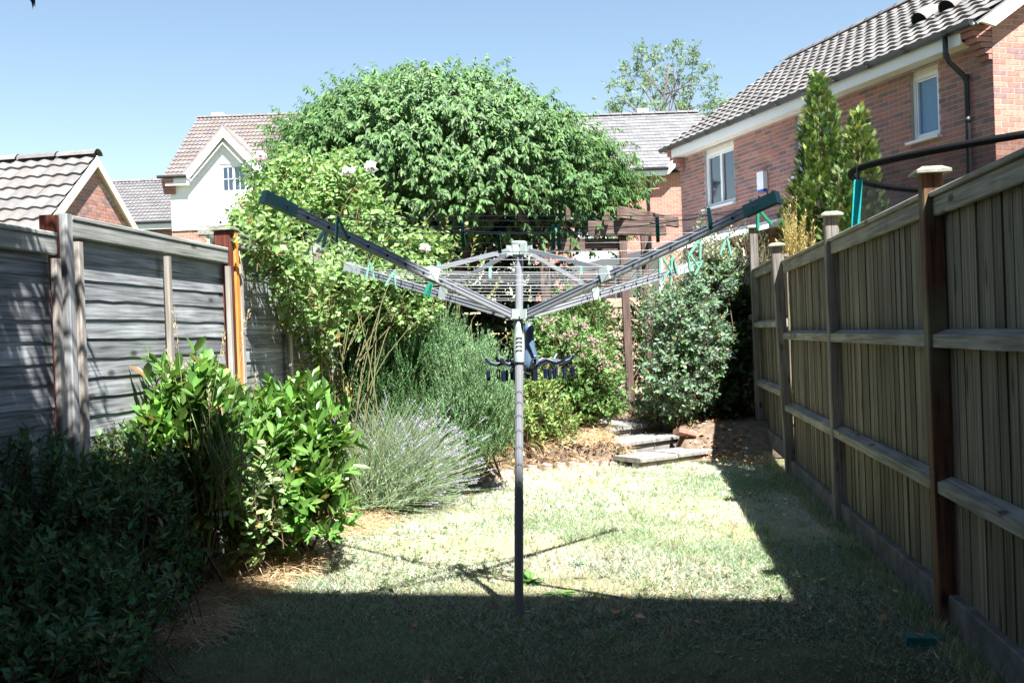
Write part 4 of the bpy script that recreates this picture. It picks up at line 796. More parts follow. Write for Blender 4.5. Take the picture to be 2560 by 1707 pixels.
for z in (1.255, 1.275, 1.295, 1.315): mb.box(dl(0, -.0265, z), (.03, .006, .005), DAX)
mb.build('clamp_grip', 'lead', dr)
def hub(z, nm, r):
    mb = MB().lathe(dl(0, 0, z - .022), ax3, [(0, r * .72), (.008, r * .85), (.012, r), (.034, r), (.038, r * .85), (.044, r * .7)], 24)
    for sx in (-1, 1):
        for sy in (-1, 1):
            dd = nrm(e1 * sx + e2 * sy); side = np.cross(ax3, dd); base_p = dl(0, 0, z)
            for o in (-.02, .02): mb.box(base_p + dd * (r + .014) + side * o, (.04, .006, .046), (dd, side, ax3))
    return mb.build(nm, 'pale_plastic', dr)
hub(HZ, 'lower_hub', .034); hub(TZ - .02, 'upper_hub', .032); MB().lathe(dl(0, 0, TZ), ax3, [(0, .036), (.006, .04), (.018, .04), (.024, .036), (.026, .02)], 24).build('top_cap', 'pale_plastic', dr, smooth=True)
AR = 1.395; RISE = .365; TIPS = {}; ARMS = {}
for sx, sy in ((-1, -1), (1, -1), (-1, 1), (1, 1)):
    a = dl(.04 * sx, .04 * sy, HZ); b_ = dl(AR * .7071 * sx, AR * .7071 * sy, HZ + RISE); D = nrm(b_ - a); n = nrm(np.cross(ax3, D)); u = np.cross(D, n); TIPS[sx, sy] = b_; ARMS[sx, sy] = (a, b_, D, n, u)
    prof = [(-.012, -.019), (.012, -.019), (.012, -.011), (.0095, -.0095), (.0095, -.003), (.012, -.0015), (.012, .0045), (.0095, .006), (.0095, .0125), (.012, .014), (.012, .019), (-.012, .019), (-.012, .014), (-.0095, .0125), (-.0095, .006), (-.012, .0045), (-.012, -.0015), (-.0095, -.003), (-.0095, -.0095), (-.012, -.011)]
    ar = MB().prism([a + n * x + u * y for x, y in prof], b_ - a).build('arm', 'alu', dr)
    L = np.linalg.norm(b_ - a); cp = MB(); cp.box(b_ - D * .06 + u * .001, (.15, .031, .046), (D, n, u)); cp.box(b_ + D * .012, (.012, .036, .052), (D, n, u))
    for q in (.02, .06, .1): cp.box(b_ - D * q + u * .03, (.006, .006, .016), (D, n, u))
    cp.build('end_cap', 'teal_cap' if sy < 0 else 'pale_plastic', ar)
    j = a + (b_ - a) * .37; bk = MB().box(j + u * .012, (.05, .036, .062), (D, n, u)); bk.build('strut_bracket', 'pale_plastic', ar)
    t0 = dl(.05 * sx, .05 * sy, TZ - .025); MB().bar(t0, j + u * .035, .013, .02).build('strut', 'alu', dr)
    mb = MB()
    for s in np.linspace(.33, .93, 9): mb.lathe(a + (b_ - a) * s - n * sx * sy * 0 + YN * .013, YN, [(0, .006), (.006, .006), (.008, .004)], 8)
    mb.build('line_eyelet', 'black_plastic', ar)
RINGS = [.30, .345, .40, .465, .535, .605, .675, .745, .80, .845, .885]
order = ((-1, -1), (1, -1), (1, 1), (-1, 1))
for k, s in enumerate(RINGS):
    mb = MB()
    for i in range(4):
        A_, B_ = order[i], order[(i + 1) % 4]; p = ARMS[A_][0] + (ARMS[A_][1] - ARMS[A_][0]) * s; q = ARMS[B_][0] + (ARMS[B_][1] - ARMS[B_][0]) * s; sag = .004 + .004 * R.random()
        mb.tube([p + (q - p) * t - ZU * sag * 4 * t * (1 - t) for t in np.linspace(0, 1, 7)], .0015, 5)
    mb.build('line', 'line_plastic', dr)
mb = MB()
for i in range(4):
    p = TIPS[order[i]] - ARMS[order[i]][2] * .05; q = TIPS[order[(i + 1) % 4]] - ARMS[order[(i + 1) % 4]][2] * .05; sag = .115 if i == 0 else .02
    mb.tube([p + (q - p) * t - ZU * sag * 4 * t * (1 - t) for t in np.linspace(0, 1, 15)], .002, 5)
mb.build('line', 'line_plastic', dr)
HUBP = dl(0, 0, HZ)
def on_lines(px, py, side):
    a, b_ = {'front': (0, 1), 'right': (1, 2), 'rear': (2, 3), 'left': (3, 0)}[side]; T1, T2 = TIPS[order[a]], TIPS[order[b_]]; return onp(px, py, T1, nrm(np.cross(T1 - HUBP, T2 - HUBP)))
def peg(px, py, side, mat, label, spread=.42, roll=0.0, yaw=0.0, flat=False, sz=.084):
    c = on_lines(px, py, side); t = thing('clothes_peg', label, 'clothes peg', c, 'plastic clothes pegs on the dryer lines')
    f = nrm(np.array([math.cos(yaw), math.sin(yaw), 0])); g_ = np.cross(ZU, f)
    dn = nrm(-ZU * math.cos(roll) + f * math.sin(roll)); sd = np.cross(g_, dn)
    sp_ = .06 if flat else spread
    for s in (-1, 1):
        d_ = nrm(dn * math.cos(sp_ / 2) + sd * s * math.sin(sp_ / 2)); w_ = np.cross(d_, g_); mb = MB(); pr = []
        # leg outline: rounded jaw, waist at the spring, broad handle
        for x, y in ((-.018, .001), (-.013, .0065), (0, .0055), (.012, .008), (.03, .007), (sz - .012, .0075), (sz, .003), (sz - .006, -.002), (.03, -.002), (0, -.0015)): pr.append(c + d_ * x + w_ * (y + .0015) * (-s) - g_ * .007)
        mb.prism(pr, g_ * .014); mb.build('leg', mat, t)
    MB().tube([c + dn * .008 + sd * .009 * math.cos(a_) + g_ * .0075 * math.sin(a_) * .9 for a_ in np.linspace(0, 6.28, 13)], .0011, 5).build('spring', 'steel', t)
    return t
PEGS = [(846, 553, 'left', 'peg_green', 'dark green peg hanging open under the left front arm', .5, .15, .5), (816, 572, 'left', 'peg_mint', 'pale mint peg behind the dark green one under the left front arm', .35, -.5, .9),
 (924, 662, 'left', 'peg_mint', 'mint peg near the tip of the left rear arm', .45, .0, .2), (984, 682, 'left', 'peg_mint', 'mint peg midway along the left rear arm', .6, -.25, .3), (1078, 704, 'left', 'peg_green', 'green peg beside the left rear strut bracket', .25, -.4, .6),
 (1096, 662, 'rear', 'peg_mint', 'thin mint peg on the rear lines left of the pole', .1, 0, 1.4), (1226, 664, 'rear', 'peg_mint', 'mint peg tilted on the rear lines just left of the pole', .1, -.25, 1.4), (1453, 658, 'rear', 'peg_mint', 'tiny mint peg on the rear lines right of the pole', .1, 0, 1.4),
 (1156, 566, 'front', 'peg_green', 'dark green peg leaning left on the front line over the rose leaves', .05, .32, 1.5), (1246, 592, 'front', 'peg_green', 'dark green peg tipped far over against the left front strut', .05, .75, 1.5),
 (1383, 572, 'front', 'peg_green', 'left one of two upright dark green pegs right of the hub', .05, 0, 1.5), (1397, 572, 'front', 'peg_green', 'right one of two upright dark green pegs right of the hub', .05, 0, 1.5),
 (1643, 553, 'front', 'peg_green', 'upright dark green peg in front of the pergola beam end', .05, -.06, 1.5), (1772, 529, 'front', 'peg_green', 'dark green peg leaning across the right front arm', .12, -.62, 1.5),
 (1896, 527, 'right', 'peg_green', 'green peg splayed wide under the tip of the right front arm', .75, .35, .2), (1652, 640, 'right', 'peg_mint', 'leftmost mint peg above the right rear arm', .6, .25, .2), (1680, 645, 'right', 'peg_mint', 'mint peg beside the leftmost one above the right rear arm', .35, .1, .5),
 (1722, 636, 'right', 'peg_mint', 'mint peg in the middle of the row above the right rear arm', .5, .35, .2), (1748, 604, 'right', 'peg_mint', 'mint peg splayed open over the white flowering sprays', .6, -.35, .2), (1816, 598, 'right', 'peg_mint', 'pale mint peg hanging in front of the conservatory roof', .6, -.1, .1), (1752, 656, 'right', 'peg_mint', 'mint peg lying sideways at the tip of the right rear arm', .6, -.85, .2), (1674, 676, 'right', 'peg_mint', 'lowest mint peg, hanging below the right rear arm', .6, -.3, .2)]
for px, py, sd_, mt, lb, spd, rl, yw in PEGS: peg(px, py, sd_, mt, lb, spd, rl, yw)

# ---- sock hanger hooked on the dryer, behind the pole
sc0 = P(1322, 812, 5.16); sk = thing('peg_hanger', 'navy blue octopus sock hanger with dangling clips hung behind the dryer pole', 'sock hanger', sc0)
K = 5.16 / FPX
MB().tube([sc0 + ZU * .1, sc0 + ZU * .02], .004, 8).build('hook', 'navy_plastic', sk)
MB().lathe(sc0 - ZU * .27 * .9, ZU, [(0, .012), (.012, .034), (.04, .043), (.07, .042), (.105, .034), (.14, .0265), (.175, .0225), (.19, .021), (.205, .0235), (.222, .026), (.238, .0225), (.25, .012), (.256, .004)], 24).build('body', 'navy_plastic', sk, smooth=True)
ring = []
for k in range(8):
    an = 2 * math.pi * (k + .12) / 8; d_ = np.array([math.cos(an), math.sin(an), 0]); c = sc0 - ZU * .2; pts = [c + d_ * x + ZU * z for x, z in ((.035, -.012), (.07, .012), (.105, .022), (.14, .012), (.17, .006), (.2, .016), (.222, .04))]
    s_ = np.cross(ZU, d_); mb = MB()
    for p, q in zip(pts, pts[1:]): mb.bar(p, q, .012, .014)
    ar = mb.build('tentacle', 'dark_navy', sk); mb = MB()
    for p, q in zip(pts, pts[1:]): mb.bar(p + ZU * .009, q + ZU * .009, .008, .004)
    mb.build('trim', 'line_plastic', ar)
    for r_ in (.12, .21):
        p = c + d_ * r_ + ZU * (.008 if r_ < .2 else .012); tw_ = R.uniform(0, 3.1); f_ = np.array([math.cos(tw_), math.sin(tw_), 0]); g2 = np.cross(ZU, f_); mb = MB().tube([p, p - ZU * .03], .0012, 5)
        cl = p - ZU * .03
        for sgn in (-1, 1): mb.prism([cl + f_ * sgn * x - ZU * z - g2 * .007 for x, z in ((.002, 0), (.009, .0), (.009, .012), (.006, .05), (.001, .052), (.004, .02))], g2 * .014)
        mb.build('clip', 'dark_navy', sk)

# ================================================================== trampoline beyond the right fence
tc0 = np.array([4.38, 8.4, 0]); tr_r = 1.52; tz = 2.575; tp = thing('trampoline', 'trampoline with teal foam pole and black safety net behind the right fence', 'trampoline', tc0)
an = np.linspace(0, 2 * math.pi, 73); wob = lambda a: .02 * np.sin(3 * a)
obm = MB().tube([tc0 + np.array([math.cos(a) * tr_r, math.sin(a) * tr_r, tz + wob(a)]) for a in an], .028, 8); obm.build('top_ring', 'rubber', tp, smooth=True)
nz_ = 6; V = []; UVc = []
for j in range(nz_):
    t = j / (nz_ - 1); z = tz * (1 - t) + .85 * t
    for a in an: rr = tr_r * (1 - .10 * math.sin(math.pi * min(1, t * 1.3)) * .6); V.append(tc0 + np.array([math.cos(a) * rr, math.sin(a) * rr, z + wob(a)])); UVc.append((a * tr_r, z))
n = len(an); obj('net', V, np.array([(j * n + i, j * n + i + 1, (j + 1) * n + i + 1, (j + 1) * n + i) for j in range(nz_ - 1) for i in range(n - 1)]), 'netting', tp, uv=np.array(UVc), smooth=True)
MB().tube([tc0 + np.array([math.cos(a) * (tr_r + .12), math.sin(a) * (tr_r + .12), .85]) for a in an], .03, 8).build('frame', 'steel', tp, smooth=True)
V = [tc0 + ZU * .86] + [tc0 + np.array([math.cos(a) * tr_r, math.sin(a) * tr_r, .86]) for a in an]; obj('mat', V, [(0, i, i + 1) for i in range(1, n)], 'rubber', tp)
for a in (math.pi, math.pi + 2.1, math.pi - 2.1):
    b_ = tc0 + np.array([math.cos(a), math.sin(a), 0]) * (tr_r + .16); t_ = tc0 + np.array([math.cos(a), math.sin(a), 0]) * (tr_r + .02); MB().tube([b_ + ZU * 1.0, t_ + ZU * (tz - .1)], .034, 12).build('foam_pole', 'teal_foam', tp, smooth=True); MB().tube([t_ + ZU * (tz - .12), t_ + ZU * (tz + .02)], .014, 8).build('pole_tip', 'black_plastic', tp); MB().tube([b_, b_ + ZU * 1.0], .02, 8).build('leg', 'steel', tp)

# ---- small green plastic tray on the shaded grass
gt = G(2310, 1612); gtr = thing('plastic_tray', 'small dark green plastic tray upside down on the shaded grass', 'tray', gt)
D = nrm(np.array([1, -.25, 0])); n = np.array([.25, 1, 0]) / 1.03; V = [gt + D * x + n * y + ZU * z for z, s in ((0, 1), (.04, .9)) for x, y in ((-.075 * s, -.045 * s), (.075 * s, -.045 * s), (.075 * s, .045 * s), (-.075 * s, .045 * s))]
MB().add(V, [(4, 5, 6, 7), (0, 1, 5, 4), (1, 2, 6, 5), (2, 3, 7, 6), (3, 0, 4, 7)]).build('tub', 'green_tray', gtr); MB().prism([gt + D * x + n * y + ZU * .002 for x, y in ((-.085, -.055), (.085, -.055), (.085, .055), (-.085, .055))], ZU * .006).build('rim', 'green_tray', gtr)
# ================================================================== trees
def branch_tree(root, base_, top, r0, targets, col=(.12, .09, .07), name='trunk', limbs=9):
    """tapered trunk with limbs reaching towards the crown's clumps"""
    base_ = np.asarray(base_, float); top = np.asarray(top, float); pts = [base_ + (top - base_) * t + np.append(R.normal(0, .05, 2), 0) * np.linalg.norm(top - base_) * (t > 0) * .5 for t in np.linspace(0, 1, 7)]
    mb = MB().tube(pts, np.linspace(r0, r0 * .35, 7), 10); idx = R.choice(len(targets), min(limbs, len(targets)), replace=False)
    for i in idx:
        t = R.uniform(.35, .95); k = t * 6; a = pts[int(k)] + (pts[min(int(k) + 1, 6)] - pts[int(k)]) * (k - int(k)); b_ = targets[i]; m_ = (a + b_) / 2 + np.array([0, 0, .08]) * np.linalg.norm(b_ - a) + R.normal(0, .06, 3) * np.linalg.norm(b_ - a)
        mb.tube([a, a * .5 + m_ * .5, m_, m_ * .5 + b_ * .5, b_], np.linspace(r0 * .42, r0 * .07, 5), 7)
    mb.build(name, 'bark', root, col=col, smooth=True)
# ---- big drooping tree over the pergola
TC = P(1072, 530, 14.8); TB = np.array([TC[0] + .2, TC[1] + .3, .33]); bt = thing('broadleaf_tree', 'large dome-shaped tree with drooping glossy green leaves over the pergola', 'tree', TB)
rx, rzz, ry = 430 * 14.8 / FPX, 300 * 14.8 / FPX, 2.4
nc = 780; d = udir(nc * 4); d = d[(d[:, 2] > -.12)][:nc]; lum = lumpy(d, 26, .12, 9); CL = TC + d * (lum * R.uniform(.86, 1.0, nc))[:, None] * np.array([rx, ry, rzz])
extra = []                                         # ragged rim and the shoots that break the outline
for px, py, dd in ((1205, 185, 14.6), (1190, 200, 14.6), (1010, 190, 14.8), (1545, 470, 14.0), (1570, 455, 13.9), (1540, 520, 13.8), (1505, 560, 13.6), (1480, 590, 13.6), (1330, 560, 13.2), (1240, 545, 13.2), (1100, 530, 13), (980, 545, 13.1), (1420, 560, 13.3), (860, 545, 13.2), (1380, 590, 13.4), (665, 575, 13.5), (650, 540, 13.7), (1450, 545, 13.4), (1160, 560, 13.2)): extra.append(P(px, py, dd))
CL = np.concatenate([CL, np.array(extra)]); Dn = nrm((CL - TC) / np.array([rx, ry, rzz]))
CS = []
for c, o in zip(CL, Dn):
    k = int(R.integers(9, 22)); p = c + R.normal(0, 1, (k, 3)).clip(-1.4, 1.4) * np.array([.22, .2, .12]); CS.append((p, np.repeat(o[None], k, 0)))
p = np.concatenate([c[0] for c in CS]); o = np.concatenate([c[1] for c in CS]); dd = nrm(o * .7 + np.array([0, -.15, -.3]) + R.normal(0, .28, p.shape))
a, b_, c_, l, w_ = twigs(p, dd, 10, .17, .092, .038, .9, .3, .9); c_ = c_ * .4 + np.repeat(np.tile(o, (1, 1)), 1, 0)[np.tile(np.arange(len(p)), 10)] * 1.0 + np.array([0, -.25, .35])
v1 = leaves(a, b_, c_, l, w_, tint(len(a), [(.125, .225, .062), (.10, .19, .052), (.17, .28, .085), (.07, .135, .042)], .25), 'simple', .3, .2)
ip, io = blob(TC + ZU * .1, (rx * .82, ry * .8, rzz * .82), 2600, .9, .1, -.1); a, b_, c_, l, w_ = twigs(ip, nrm(io + R.normal(0, .5, ip.shape)), 6, .22, .13, .055, 1.0, .35, .6); v2 = leaves(a, b_, c_, l, w_, tint(len(a), [(.05, .12, .03), (.06, .14, .035)], .2))  # inner leaves coloured darker, deepening the shade inside the crown
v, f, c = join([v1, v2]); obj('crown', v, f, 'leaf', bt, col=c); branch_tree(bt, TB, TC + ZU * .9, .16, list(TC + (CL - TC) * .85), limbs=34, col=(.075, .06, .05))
# ---- airy tree far behind the roof
AC = P(1655, 240, 58); AB = np.array([AC[0], 58, 0]); at = thing('airy_tree', 'sparse pale green tree against the sky behind the far roof', 'tree', AB)
cl = []
for px, py, r_ in ((1600, 150, 34), (1640, 140, 30), (1690, 130, 28), (1725, 145, 26), (1575, 185, 40), (1630, 185, 44), (1690, 180, 40), (1745, 185, 30), (1560, 230, 36), (1610, 230, 46), (1670, 225, 48), (1730, 225, 40), (1775, 215, 26), (1545, 265, 34), (1600, 270, 46), (1660, 270, 48), (1720, 265, 46), (1775, 260, 38), (1815, 255, 28), (1840, 262, 18), (1535, 275, 22), (1790, 275, 36), (1680, 115, 14), (1610, 125, 16), (1735, 125, 12), (1560, 165, 12), (1525, 215, 8)):
    cl.append((P(px, py, 58 + R.uniform(-2, 2)), r_ * 58 / FPX))
pp = []; 
for c, r_ in cl:
    k = int(7 + 42 * r_ ** 1.6); sub = c + udir(max(3, k // 6)) * r_ * R.uniform(.2, 1, (max(3, k // 6), 1)); pp.append(sub[R.integers(0, len(sub), k)] + R.normal(0, .16, (k, 3)))
pp = np.concatenate(pp); dd = nrm(R.normal(0, 1, pp.shape) + np.array([0, 0, .4])); a, b_, c_, l, w_ = twigs(pp, dd, 7, .3, .2, .085, 1.0, .4, .15)
v, f, c = leaves(a, b_, c_, l, w_, tint(len(a), [(.19, .27, .11), (.15, .23, .09), (.24, .30, .14)], .2)); obj('crown', v, f, 'leaf', at, col=c); branch_tree(at, AB, P(1665, 160, 58), .13, [c for c, _ in cl], limbs=26, col=(.13, .10, .09))
# ---- tree beside the camera: only its lowest leaf tips reach the top left corner, its shade dapples the left fence
sb = np.array([-2.75, 1.9, 0]); st_ = thing('overhanging_tree', 'tree whose narrow leaf tips hang into the top left corner', 'tree', sb)
cl = [np.array(q) for q in ((-1.5, 3.1, 3.5), (-1.35, 3.0, 3.5), (-1.8, 3.2, 3.35), (-1.6, 2.5, 3.2), (-1.9, 2.75, 3.1), (-1.4, 2.2, 3.6), (-1.62, 2.75, 3.2), (-1.5, 2.45, 3.5), (-1.75, 2.2, 3.3), (-1.95, 2.7, 3.0), (-1.45, 2.95, 3.55), (-2.05, 2.15, 2.9), (-1.3, 2.6, 3.75), (-1.7, 3.05, 3.3))]
pp = np.concatenate([c + R.normal(0, .2, (38, 3)) for c in cl]); tipb = np.array([P(78, -36, 3.2), P(84, -30, 3.22), P(66, -34, 3.2)]); 
dd = nrm(R.normal(0, .5, pp.shape) + np.array([.1, .1, -.5])); a, b_, c_, l, w_ = twigs(pp, dd, 8, .22, .12, .026, .7, .3, .6); v1 = leaves(a, b_, c_, l, w_, tint(len(a), [(.06, .13, .035), (.05, .10, .03)]))
v2 = leaves(tipb, nrm(np.array([[.1, 0, -1.0], [-.15, 0, -1], [.3, 0, -1]])), np.tile([0, -1.0, .2], (3, 1)), .065, .016, tint(3, [(.03, .05, .06)])); v, f, c = join([v1, v2]); obj('crown', v, f, 'leaf', st_, col=c)
branch_tree(st_, sb, np.array([-2.3, 2.2, 3.9]), .07, cl, limbs=8)

# ---- conifers behind the right fence
def conifer(label, apx, apy, bpx, bpy, d, rb, n, cols, lean=0.0):
    a = P(apx, apy, d); b_ = P(bpx, bpy, d); b_[2] = min(b_[2], .2); root = thing('conifer', label, 'conifer', (b_[0], b_[1], 0), 'golden conifers beyond the right fence'); H = a[2] - b_[2]
    t = 1 - R.random(n) ** .62; ph = R.uniform(0, 6.28, n); prof = rb * (1 - t) ** .8 * (1 + .18 * np.sin(5 * ph + 9 * t) + .15 * np.sin(23 * t)) + .03; rr = prof * R.uniform(.55, 1.02, n)
    c = b_[None] + (a - b_)[None] * t[:, None] + np.stack([np.cos(ph) * rr, np.sin(ph) * rr, 0 * t], 1); o = np.stack([np.cos(ph), np.sin(ph), 0 * ph], 1)
    d_ = nrm(o * .75 + np.array([0, 0, .95]) + R.normal(0, .25, c.shape)); parts = []
    # each spray is a flat fan of scale leaflets
    side = nrm(np.cross(d_, o + R.normal(0, .5, o.shape))); L0 = R.uniform(.05, .12, n)
    P_, D_, N_, L_, C_ = [], [], [], [], []; basec = tint(n, cols, .25)
    for k in range(9):
        s = (k - 4) / 4.0; f_ = nrm(d_ + side * s * .85); P_.append(c + d_ * (L0 * (.15 + .1 * (k % 3)))[:, None] * (1 - abs(s) * .3)); D_.append(f_); N_.append(np.cross(side, d_)); L_.append(L0 * (1 - .45 * abs(s))); C_.append(basec * (1 + .3 * (1 - abs(s)) * R.random((n, 1))))
    v, f, cc = leaves(np.concatenate(P_), np.concatenate(D_), np.concatenate(N_), np.concatenate(L_), np.concatenate(L_) * .16, np.concatenate(C_).clip(.005, .9), 'simple', .15, .05); obj('crown', v, f, 'needle', root, col=cc)
    MB().tube([np.array([b_[0], b_[1], 0]), b_ * .5 + a * .5, a - (a - b_) * .06], [.06, .035, .008], 7).build('trunk', 'bark', root, col=(.14, .09, .06)); return root
conifer('taller pointed green-gold conifer behind the right fence', 2046, 188, 2058, 640, 12.4, .70, 9000, [(.10, .165, .035), (.075, .13, .03), (.16, .23, .05), (.20, .26, .06)])
conifer('shorter golden conifer beside the trampoline pole', 2146, 272, 2150, 640, 12.0, .60, 6500, [(.13, .19, .04), (.09, .145, .03), (.20, .26, .06), (.26, .31, .08)])
conifer('bushy lower conifer filling the gap between the two tall ones', 2095, 400, 2100, 660, 11.8, .55, 3000, [(.09, .15, .035), (.12, .18, .04), (.07, .12, .03)])
# yellow feathery shrub poking over the fence
yb = P(1985, 640, 10.0); yb[2] = 0; ys = thing('golden_shrub', 'feathery straw-yellow shrub poking over the right fence before the conifers', 'shrub', yb); A = []; B = []
for k in range(46):
    px = R.uniform(1945, 2040); py = 470 + 150 * abs(px - 1990) / 60 + R.uniform(0, 90); A.append(P(1985 + (px - 1985) * .35, 690, 10.0 + R.normal(0, .1))); B.append(P(px + R.normal(0, 8), py, 10.0 + R.normal(0, .15)))
A = np.array(A); B = np.array(B); D = nrm(B - A); Ln = np.linalg.norm(B - A, axis=1); a, b_, c_, l, w_ = twigs(A, D, 46, Ln, .05, .012, .75, .3, 0, .2); v, f, c = leaves(a, b_, c_, l, w_, tint(len(a), [(.52, .40, .16), (.44, .36, .13), (.35, .33, .10)], .15)); obj('foliage', v, f, 'needle', ys, col=c)
v, f, c = sticks(A * 1.0 - ZU * .8, B, .006, .002, (.30, .22, .12)); obj('stems', v, f, 'bark', ys, col=c)

# ================================================================== border shrubs
GRN = [(.10, .19, .045), (.08, .155, .04), (.13, .23, .055)]
# ---- weedy mass in the shade, bottom left
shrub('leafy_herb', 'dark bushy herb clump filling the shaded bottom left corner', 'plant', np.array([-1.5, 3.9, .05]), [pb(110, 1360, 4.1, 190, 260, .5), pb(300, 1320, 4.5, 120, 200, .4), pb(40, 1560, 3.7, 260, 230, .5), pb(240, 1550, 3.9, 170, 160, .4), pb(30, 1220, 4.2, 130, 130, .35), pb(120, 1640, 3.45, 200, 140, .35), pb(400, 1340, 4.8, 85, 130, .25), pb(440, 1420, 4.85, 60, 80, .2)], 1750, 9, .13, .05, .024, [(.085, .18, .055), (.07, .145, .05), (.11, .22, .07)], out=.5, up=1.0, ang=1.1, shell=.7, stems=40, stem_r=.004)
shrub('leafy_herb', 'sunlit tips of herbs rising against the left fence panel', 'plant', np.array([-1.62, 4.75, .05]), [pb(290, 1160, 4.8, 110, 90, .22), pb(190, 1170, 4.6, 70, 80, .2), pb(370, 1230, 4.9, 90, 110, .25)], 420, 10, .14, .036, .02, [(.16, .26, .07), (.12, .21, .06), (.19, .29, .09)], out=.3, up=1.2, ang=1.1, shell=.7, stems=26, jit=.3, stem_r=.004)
# ---- laurel with big glossy leaves
shrub('laurel_bush', 'laurel bush with large glossy leaves standing upright by the fence', 'shrub', np.array([-1.68, 5.35, .12]), [pb(455, 985, 5.15, 65, 90, .2), pb(540, 1040, 5.25, 80, 90, .25), pb(420, 1090, 5.05, 75, 60, .2), pb(500, 1140, 5.2, 110, 90, .28), pb(480, 1230, 5.2, 100, 80, .25)], 210, 10, .15, .105, .042, [(.14, .27, .05), (.11, .22, .045), (.18, .32, .07)], 'gloss_leaf', 'oval', out=.5, up=1.1, ang=.75, shell=.6, fold=.22, curl=.15, stems=8, twr=.004)
shrub('laurel_bush', 'broad laurel bush with bright green leaves spilling onto the dry lawn edge', 'shrub', np.array([-1.38, 6.3, .05]), [pb(735, 1055, 6.3, 95, 90, .3), pb(620, 1100, 6.1, 90, 90, .28), pb(800, 1150, 6.2, 80, 110, .3), pb(690, 1200, 6.0, 130, 120, .3), pb(790, 1270, 6.0, 85, 60, .25), pb(690, 1300, 6.1, 110, 60, .25)], 330, 10, .15, .11, .042, [(.13, .26, .045), (.10, .21, .04), (.17, .31, .06)], 'gloss_leaf', 'oval', out=.75, up=.75, ang=.8, shell=.55, fold=.22, curl=.15, stems=8, twr=.004)
# ---- broad-leaved weeds and rusty dead stalks at the bed edge
shrub('weed_clump', 'pale heart-leaved weeds at the bed edge before the laurels', 'plant', np.array([-1.5, 5.65, .1]), [pb(560, 1290, 5.6, 60, 90, .15), pb(640, 1230, 5.65, 70, 110, .15), pb(620, 1330, 5.6, 60, 60, .12)], 75, 7, .16, .06, .045, [(.24, .34, .12), (.19, .29, .10), (.30, .36, .16)], 'leaf', 'oval', out=.2, up=1.0, ang=1.25, droop=.35, shell=.8, stems=16, stem_r=.0035)
hb = np.array([-1.69, 5.45, .12]); ht = thing('heather_clump', 'twiggy brown heather with green tips between herbs and weeds', 'plant', hb); A = np.array([P(R.uniform(430, 520), 1390, 5.45 + R.normal(0, .08)) for _ in range(150)]); A[:, 2] = .1; B = A + np.stack([R.normal(-.03, .09, 150), R.normal(0, .07, 150), R.uniform(.2, .5, 150)], 1)
v, f, c = sticks(A, B, .003, .0012, (.16, .085, .06), 3, .06); obj('stems', v, f, 'bark', ht, col=c); a, b_, c_, l, w_ = twigs(A, nrm(B - A), 34, np.linalg.norm(B - A, axis=1), .013, .004, .6, .4, 0, .45); v, f, c = leaves(a, b_, c_, l, w_, tint(len(a), [(.20, .20, .09), (.24, .14, .09), (.17, .22, .08)])); obj('foliage', v, f, 'needle', ht, col=c)
# ---- lavender
lb = G(985, 1285); lb[2] = .08; lv = thing('lavender', 'grey-green lavender fanning to the right with pale purple flower spikes', 'lavender', lb); n = 1900
A = lb + np.stack([R.normal(-.1, .13, n), R.normal(.15, .2, n), R.uniform(0, .05, n)], 1); th = R.normal(.42, .62, n); ln = R.uniform(.38, .78, n) * (1 - .12 * np.abs(th)); yv = R.normal(-.05, .3, n)
D = nrm(np.stack([np.sin(th), yv, np.cos(th)], 1)); M = A + D * (ln * .55)[:, None]; D2 = nrm(D + np.stack([np.sign(th) * .25, yv * 0, -.12 + 0 * th], 1) * 1.0); B = M + D2 * (ln * .5)[:, None]; gcol = (.28, .36, .17)
s1 = sticks(A, M, .0022, .0018, gcol); s2 = sticks(M, B, .0018, .0012, gcol); v, f, c = join([s1, s2]); obj('stems', v, f, 'blade', lv, col=c)
a, b_, c_, l, w_ = twigs(A, D, 12, ln * .6, .04, .006, .5, .3, 0, .1); v, f, c = leaves(a, b_, c_, l, w_, tint(len(a), [(.30, .40, .20), (.25, .35, .17), (.36, .43, .24)], .15)); obj('foliage', v, f, 'needle', lv, col=c)
pk = (th > .25) & (R.random(n) < .28) | (R.random(n) < .06); a, b_, c_, l, w_ = twigs(B[pk] - D2[pk] * .035, D2[pk], 14, .065, .016, .012, .6, .3, 0, 0); v, f, c = leaves(a, b_, c_, l, w_, tint(len(a), [(.44, .42, .50), (.38, .36, .45), (.54, .52, .58)], .15)); obj('flower_spikes', v, f, 'petal', lv, col=c)['kind'] = 'stuff'
# ---- rosemary
def rosemary(label, base_, boxes, n, cols, hgt, tl=.2, group=None):
    root = thing('rosemary', label, 'shrub', base_, group); A = []; D = []
    for (c, rad), fr in boxes:
        k = int(n * fr); p, o = blob(c, rad, k, .75, .2); A.append(p); D.append(nrm(o * .45 + np.array([.12, 0, 1.1]) + R.normal(0, .22, p.shape)))
    A = np.concatenate(A); D = np.concatenate(D); keep = A[:, 2] > base_[2]; A = A[keep]; D = D[keep]; L = tl * R.uniform(.7, 1.5, len(A)); A = A - D * (L * .7)[:, None]
    a, b_, c_, l, w_ = twigs(A, D, 24, L, .03, .009, .75, .25, 0, .1); v, f, c = leaves(a, b_, c_, l, w_, tint(len(a), cols, .18), 'needle'); obj('foliage', v, f, 'needle', root, col=c)
    S_ = [np.asarray(base_) + R.normal(0, .12, 3) * np.array([1, 1, 0]) for _ in range(30)]; T_ = [A[i] for i in R.integers(0, len(A), 30)]; v, f, c = join([sticks(A, A + D * L[:, None], .0022, .001, (.18, .22, .10)), sticks(S_, T_, .011, .004, (.14, .10, .07), 5, .05)]); obj('stems', v, f, 'bark', root, col=c); return root
